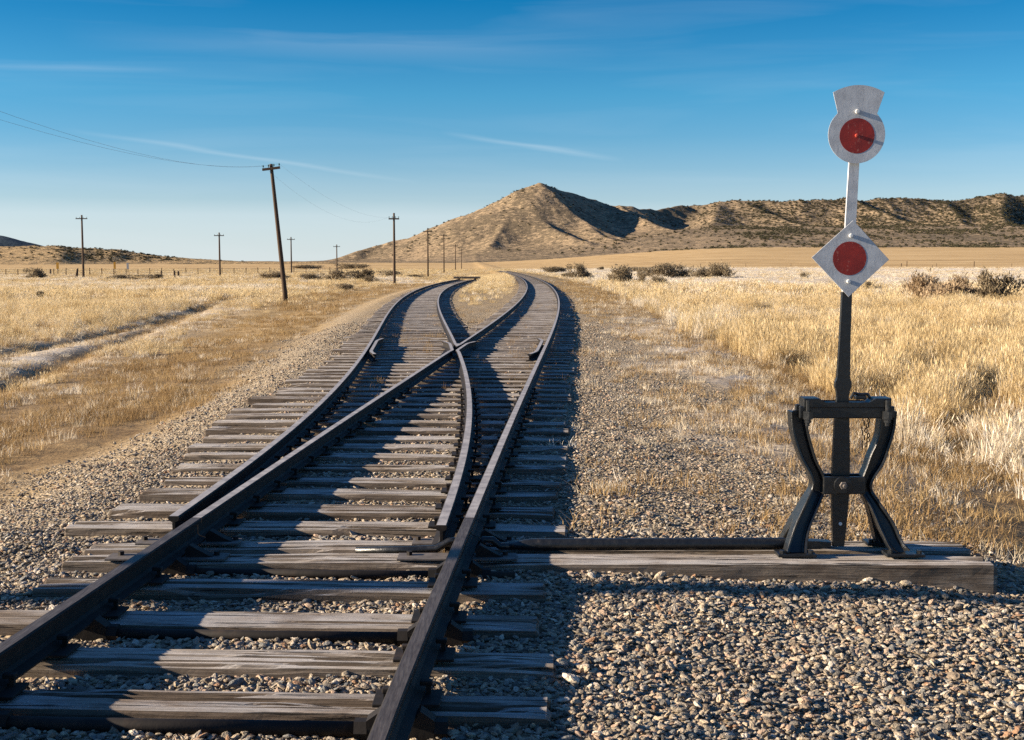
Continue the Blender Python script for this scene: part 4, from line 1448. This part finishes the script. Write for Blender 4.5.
# between the tracks and beyond the bumper
X, Y = sample(-6, 4, 40, 190, 9)
ce = np.where(Y < END_L, xl(np.minimum(Y, END_L)) + GH + .9, xr(Y) - 8); ri = xr(Y) - GH - .9
ok = (X > ce) & (X < ri) & (rng.random(len(X)) < sstep(42, 115, Y + 26 * fbm(X * .7, Y / 4, 97, 3)) * .7)
X, Y = X[ok], Y[ok]
s = np.stack([np.ones(len(X)) * .5, np.ones(len(X)) * .5, rng.uniform(.12, .45, len(X)) + .5 * sstep(85, 120, Y)], -1)
accf.append((np.stack([X, Y, gz(X, Y)], -1), rots(len(X)), s, rng.integers(0, 6, len(X))))
scatter('dry_grass', *pack(acc), GRASS, 'tall golden dry grass of the fields')
scatter('distant_grass', *pack(accf), FARG, 'pale dry grass of the farther fields')

for (x0, x1, y0, y1, dens) in ((-16, 8, 7, 22, 62), (-24, 12, 22, 50, 26), (-34, 16, 50, 120, 7)):
    X, Y = sample(x0, x1, y0, y1, dens)
    L, Rr = edges(Y)
    dl, dr = L - X, X - Rr
    n1 = fbm(X * .8, Y * .4, 95, 4); n2 = fbm(X / 2.2, Y / 4, 96, 3)
    prob = np.maximum(sstep(1.9, 3.2, dl + .9 * n1), sstep(.5, 3.4, dr + 1.8 * n1 + .5 * sstep(8, 20, Y)) * sstep(7.4, 9, Y + dr) * (.75 + .25 * sstep(2.6, 4.2, dr + n1))) * np.clip(.45 + 1.1 * n2, .05, 1)
    prob = prob * (1 - rut_mask(X, Y) * .8)
    ok = (rng.random(len(X)) < prob) & infrust(X, Y, 2)
    X, Y, dr = X[ok], Y[ok], dr[ok]
    fr = masks(X, Y)[2]
    frost = rng.random(len(X)) < np.clip(.12 + .9 * fr, 0, .8)
    sxy = rng.uniform(.7, 1.5, len(X)) * (2.0 if y0 >= 50 else (1.25 if y0 > 20 else 1)); hz = rng.uniform(.5, 1.5, len(X)) * (1.4 if y0 >= 50 else 1)
    accs.append((np.stack([X, Y, gz(X, Y)], -1), rots(len(X)), np.stack([sxy, sxy, hz], -1), np.where(frost, rng.integers(5, 7, len(X)), rng.integers(0, 5, len(X)))))
X, Y = sample(0, 7, 8.5, 90, 9)
dr = X - edges(Y)[1]
nn = fbm(X * .9, Y * .35, 121, 4)
ok = (rng.random(len(X)) < sstep(.35, 1.2, dr) * (1 - sstep(3.2, 4.2, dr)) * np.clip(.3 + 1.3 * nn, .02, 1)) & infrust(X, Y, 2)
X, Y = X[ok], Y[ok]
sxy = rng.uniform(.6, 1.2, len(X)) * (1 + .8 * sstep(20, 60, Y))
accs.append((np.stack([X, Y, gz(X, Y)], -1), rots(len(X), .25), np.stack([sxy, sxy, rng.uniform(.5, 1.5, len(X))], -1), np.where(rng.random(len(X)) < .25, rng.integers(5, 7, len(X)), rng.integers(0, 5, len(X)))))
# weeds between the ties
X, Y = sample(-5, 2.2, 4.2, 46, 5)
L, Rr = edges(Y)
ok = (X > L + .1) & (X < Rr) & (rng.random(len(X)) < np.clip(.12 + 1.3 * fbm(X * 1.1, Y * .5, 98, 3), 0, 1) * np.where(Y < 11, .15, 1))
X, Y = X[ok], Y[ok]
sxy = rng.uniform(.4, .9, len(X))
accs.append((np.stack([X, Y, gz(X, Y)], -1), rots(len(X)), np.stack([sxy, sxy, rng.uniform(.8, 1.7, len(X))], -1), rng.integers(0, 5, len(X))))
scatter('short_grass', *pack(accs), SHORT, 'short brown grass beside the ballast')

# ------------------------------------------------------------------ gravel
TF = np.array([t['y'] - TD / 2 for t in ties if t['kind'] in ('near', 'timber')])
TX0 = np.array([t['x0'] for t in ties if t['kind'] in ('near', 'timber')]); TX1 = np.array([t['x1'] for t in ties if t['kind'] in ('near', 'timber')])


def on_tie(X, Y, pad):
    i = np.clip(np.searchsorted(TF, Y + pad) - 1, 0, len(TF) - 1)
    return (Y > TF[i] - pad) & (Y < TF[i] + TD + pad) & (X > TX0[i] - pad) & (X < TX1[i] + pad)


acc = []
for (x0, x1, y0, y1, dens, s0, s1) in ((-3.2, 4.2, 3.2, 7.4, 6200, .009, .033), (-5.2, 4.6, 7.4, 11, 2300, .012, .030), (-6, 5, 11, 17, 700, .016, .034), (-7, 6, 17, 34, 170, .02, .042)):
    X, Y = sample(x0, x1, y0, y1, dens)
    g = masks(X, Y)[0]
    thin = 1 - .62 * sstep(.5, 1.6, X - edges(Y)[1]) * sstep(7.2, 9, Y)
    thin = thin * (1 - .62 * sstep(.55, 1.5, edges(Y)[0] - X + .5 * fbm(X * 1.2, Y * .8, 111, 3)))
    ok = (rng.random(len(X)) < g * thin) & infrust(X, Y, .9) & ~on_tie(X, Y, .012)
    X, Y = X[ok], Y[ok]
    n = len(X)
    u_ = rng.random(n)
    sz = s0 + (s1 - s0) * u_ ** 2.0
    big = rng.random(n) < .03
    sz = np.where(big, sz * rng.uniform(1.2, 1.7, n), sz)
    z = gz(X, Y) + sz * rng.uniform(-.25, .55, n)
    # stones heap a little against the ties and in the cribs
    acc.append((np.stack([X, Y, z], -1), np.stack([rng.normal(0, .33, n), rng.normal(0, .33, n), rng.uniform(0, 6.283, n)], -1), np.stack([sz * rng.uniform(.8, 1.6, n), sz * rng.uniform(.75, 1.15, n), sz * rng.uniform(.5, 1.0, n)], -1) * 1.1, rng.integers(0, 12, n)))
# a few stones lying on ties
scatter('gravel', *pack(acc), STONES, 'grey and tan crushed stone ballast')

# ------------------------------------------------------------------ scrub on the hills
def scrub_mesh(seed):
    r = random.Random(seed); bm = bmesh.new(); lay = bm.faces.layers.float.new('blade')
    for k in range(60):
        p = Vector((r.gauss(0, .28), r.gauss(0, .28), abs(r.gauss(.35, .2))))
        d = Vector((r.gauss(0, 1), r.gauss(0, 1), r.gauss(.5, 1))).normalized(); s = d.orthogonal().normalized()
        l = r.uniform(.18, .34)
        f = bm.faces.new([bm.verts.new(p - s * l * .5), bm.verts.new(p + d.cross(s) * l * .5), bm.verts.new(p + s * l * .5), bm.verts.new(p + d * l * .7)]); f[lay] = r.random()
    me = bpy.data.meshes.new('scrub'); bm.to_mesh(me); bm.free()
    return me


SCR = src_coll('scrub', [scrub_mesh(k) for k in range(5)], MAT['juniper'])
n = 60000
Y = rng.uniform(1450, 2540, n); X = rng.uniform(-.13, .47, n) * Y
Z = mountain_z(X, Y)
u = X / Y
d1 = fbm(X / 70, Y / 70, 101, 4)
pr = sstep(.0, .5, d1) * .45 + .04
pr = pr * (.25 + .9 * sstep(.10, .24, u)) + sstep(.12, .25, u) * sstep(55, 95, Z) * .8
ok = (rng.random(n) < pr) & (Z > 14)
X, Y, Z = X[ok], Y[ok], Z[ok]
s = rng.uniform(1.6, 4.2, len(X))
P_ = [(np.stack([X, Y, Z - .2], -1), rots(len(X), .05), np.stack([s, s, s * .8], -1), rng.integers(0, 5, len(X)))]
n = 5000
Y = rng.uniform(950, 1250, n); X = rng.uniform(-.42, -.14, n) * Y
Z = ridge_field(X, Y, LOW, 3.0)
Z2 = Z + np.clip((Z - 4) / 10, 0, 1) * (1.6 * fbm(X / 40, Y / 40, 71, 4) + .7 * fbm(X / 9, Y / 9, 72, 3))
pxs = 512 + F * X / Y
pr = sstep(50, 75, pxs) * (1 - sstep(150, 200, pxs)) * .8 + .08
ok = (rng.random(n) < pr) & (Z > 3)
X, Y, Z2 = X[ok], Y[ok], Z2[ok]
s = rng.uniform(1.2, 2.6, len(X))
P_.append((np.stack([X, Y, Z2 - .1], -1), rots(len(X), .05), np.stack([s, s, s * .7], -1), rng.integers(0, 5, len(X))))
scatter('hillside_scrub', *pack(P_), SCR, 'dark juniper scrub dotting the hills')

# ------------------------------------------------------------------ light and sky
SUN_EL, SUN_AZ = R(17.5), R(4.0)         # azimuth: from due left, slightly behind the camera
sv = Vector((-math.cos(SUN_EL) * math.cos(SUN_AZ), -math.cos(SUN_EL) * math.sin(SUN_AZ), math.sin(SUN_EL)))
sd = bpy.data.lights.new('sun', 'SUN'); sd.energy = 5.0; sd.angle = R(.53); sd.color = (1.0, .845, .65)
so = bpy.data.objects.new('sun', sd); COL.objects.link(so)
so.rotation_euler = sv.to_track_quat('Z', 'Y').to_euler(); so.location = (-20, -5, 20)

world = bpy.data.worlds.new('World'); scene.world = world; world.use_nodes = True
nt = world.node_tree; nt.nodes.clear()
N = nt.nodes.new; LK = nt.links.new
wo = N('ShaderNodeOutputWorld'); bg = N('ShaderNodeBackground'); LK(bg.outputs[0], wo.inputs[0])
sky = N('ShaderNodeTexSky'); sky.sky_type = 'NISHITA'; sky.sun_disc = False
sky.sun_elevation = SUN_EL; sky.sun_rotation = math.atan2(sv.x, sv.y)
sky.altitude = 1600; sky.air_density = 1.0; sky.dust_density = .3; sky.ozone_density = 2.0
bg.inputs[1].default_value = .065


def wm(op, a, b=None, c=None, clamp=False):
    nd = N('ShaderNodeMath'); nd.operation = op; nd.use_clamp = clamp
    for i, v in enumerate((a, b, c)):
        if v is None: continue
        if isinstance(v, (int, float)): nd.inputs[i].default_value = v
        else: LK(v, nd.inputs[i])
    return nd.outputs[0]


def wmix(f, a, b, mode='MIX'):
    nd = N('ShaderNodeMix'); nd.data_type = 'RGBA'; nd.blend_type = mode
    if isinstance(f, (int, float)): nd.inputs[0].default_value = f
    else: LK(f, nd.inputs[0])
    for s, v in ((nd.inputs[6], a), (nd.inputs[7], b)):
        if isinstance(v, tuple): s.default_value = (*v, 1)
        else: LK(v, s)
    return nd.outputs[2]


def wramp(f, stops):
    nd = N('ShaderNodeValToRGB'); e = nd.color_ramp.elements
    while len(e) < len(stops): e.new(.5)
    for k, (p, c) in enumerate(stops):
        e[k].position = p; e[k].color = (c, c, c, 1) if not isinstance(c, tuple) else (*c, 1)
    LK(f, nd.inputs[0]); return nd.outputs[0]


tc = N('ShaderNodeTexCoord').outputs['Generated']
sx = N('ShaderNodeSeparateXYZ'); LK(tc, sx.inputs[0])
el = wm('DIVIDE', sx.outputs[2], wm('POWER', wm('ADD', wm('MULTIPLY', sx.outputs[0], sx.outputs[0]), wm('MULTIPLY', sx.outputs[1], sx.outputs[1])), .5))   # tan(elevation)
az = wm('ARCTAN2', sx.outputs[0], sx.outputs[1])
tint = wramp(wm('MULTIPLY', el, 2.5), [(0, (.42, .46, .545)), (.15, (.40, .52, .63)), (.33, (.18, .51, .65)), (.52, (.02, .375, .575)), (.62, (.03, .38, .59)), (1, (.32, .62, .92))])
skyc = wmix(1.0, sky.outputs[0], tint, 'MULTIPLY')
# thin cirrus: streaks lying along the horizon, plus a pale veil low down
cv = N('ShaderNodeCombineXYZ'); LK(wm('MULTIPLY', az, 2.2), cv.inputs[0]); LK(wm('MULTIPLY', el, 26.0), cv.inputs[1])
n1 = N('ShaderNodeTexNoise'); n1.inputs['Scale'].default_value = 1.6; n1.inputs['Detail'].default_value = 6; n1.inputs['Distortion'].default_value = .6; LK(cv.outputs[0], n1.inputs['Vector'])
cir = wm('MULTIPLY', wramp(n1.outputs[0], [(.48, 0.0), (.75, 1.0)]), .07)
veil = wm('MULTIPLY', wramp(wm('MULTIPLY', el, 10.0), [(0, 1.0), (.38, .8), (.50, .35), (.75, .1), (1, 0.0)]), .62)


def streak(px0, py0, px1, py1, w, amt):
    r0, r1_ = ray(px0, py0), ray(px1, py1)
    a0, e0 = math.atan2(r0[0], r0[1]), r0[2] / math.hypot(r0[0], r0[1])
    a1, e1 = math.atan2(r1_[0], r1_[1]), r1_[2] / math.hypot(r1_[0], r1_[1])
    k = (e1 - e0) / (a1 - a0)
    wig = wm('MULTIPLY', wm('SUBTRACT', n1.outputs[0], .5), w * 3)
    d = wm('ABSOLUTE', wm('SUBTRACT', wm('SUBTRACT', el, wig), wm('ADD', wm('MULTIPLY', wm('SUBTRACT', az, a0), k), e0)))
    f = wm('SUBTRACT', 1.0, wm('DIVIDE', d, w), clamp=True)
    t = wm('DIVIDE', wm('SUBTRACT', az, a0), a1 - a0)
    ends = wm('MULTIPLY', wm('MULTIPLY', t, wm('SUBTRACT', 1.0, t)), 4.0, clamp=True)
    return wm('MULTIPLY', wm('MULTIPLY', f, ends, clamp=True), amt)


tot = wm('ADD', wm('ADD', cir, veil), wm('ADD', wm('ADD', streak(440, 132, 625, 160, .003, .2), streak(-60, 66, 190, 71, .003, .09)), wm('ADD', streak(60, 128, 420, 182, .0025, .17), streak(60, 30, 620, 55, .012, .08))), clamp=True)
skyc = wmix(tot, skyc, (3.9, 4.4, 4.75))
LK(skyc, bg.inputs[0])

# ------------------------------------------------------------------ render settings
scene.view_settings.view_transform = 'Standard'
scene.view_settings.look = 'None'
scene.view_settings.exposure = 1.65
scene.view_settings.gamma = 1.0
scene.view_settings.use_curve_mapping = False
scene.cycles.use_denoising = False
scene.cycles.max_bounces = 6
scene.cycles.diffuse_bounces = 3
scene.cycles.transparent_max_bounces = 8
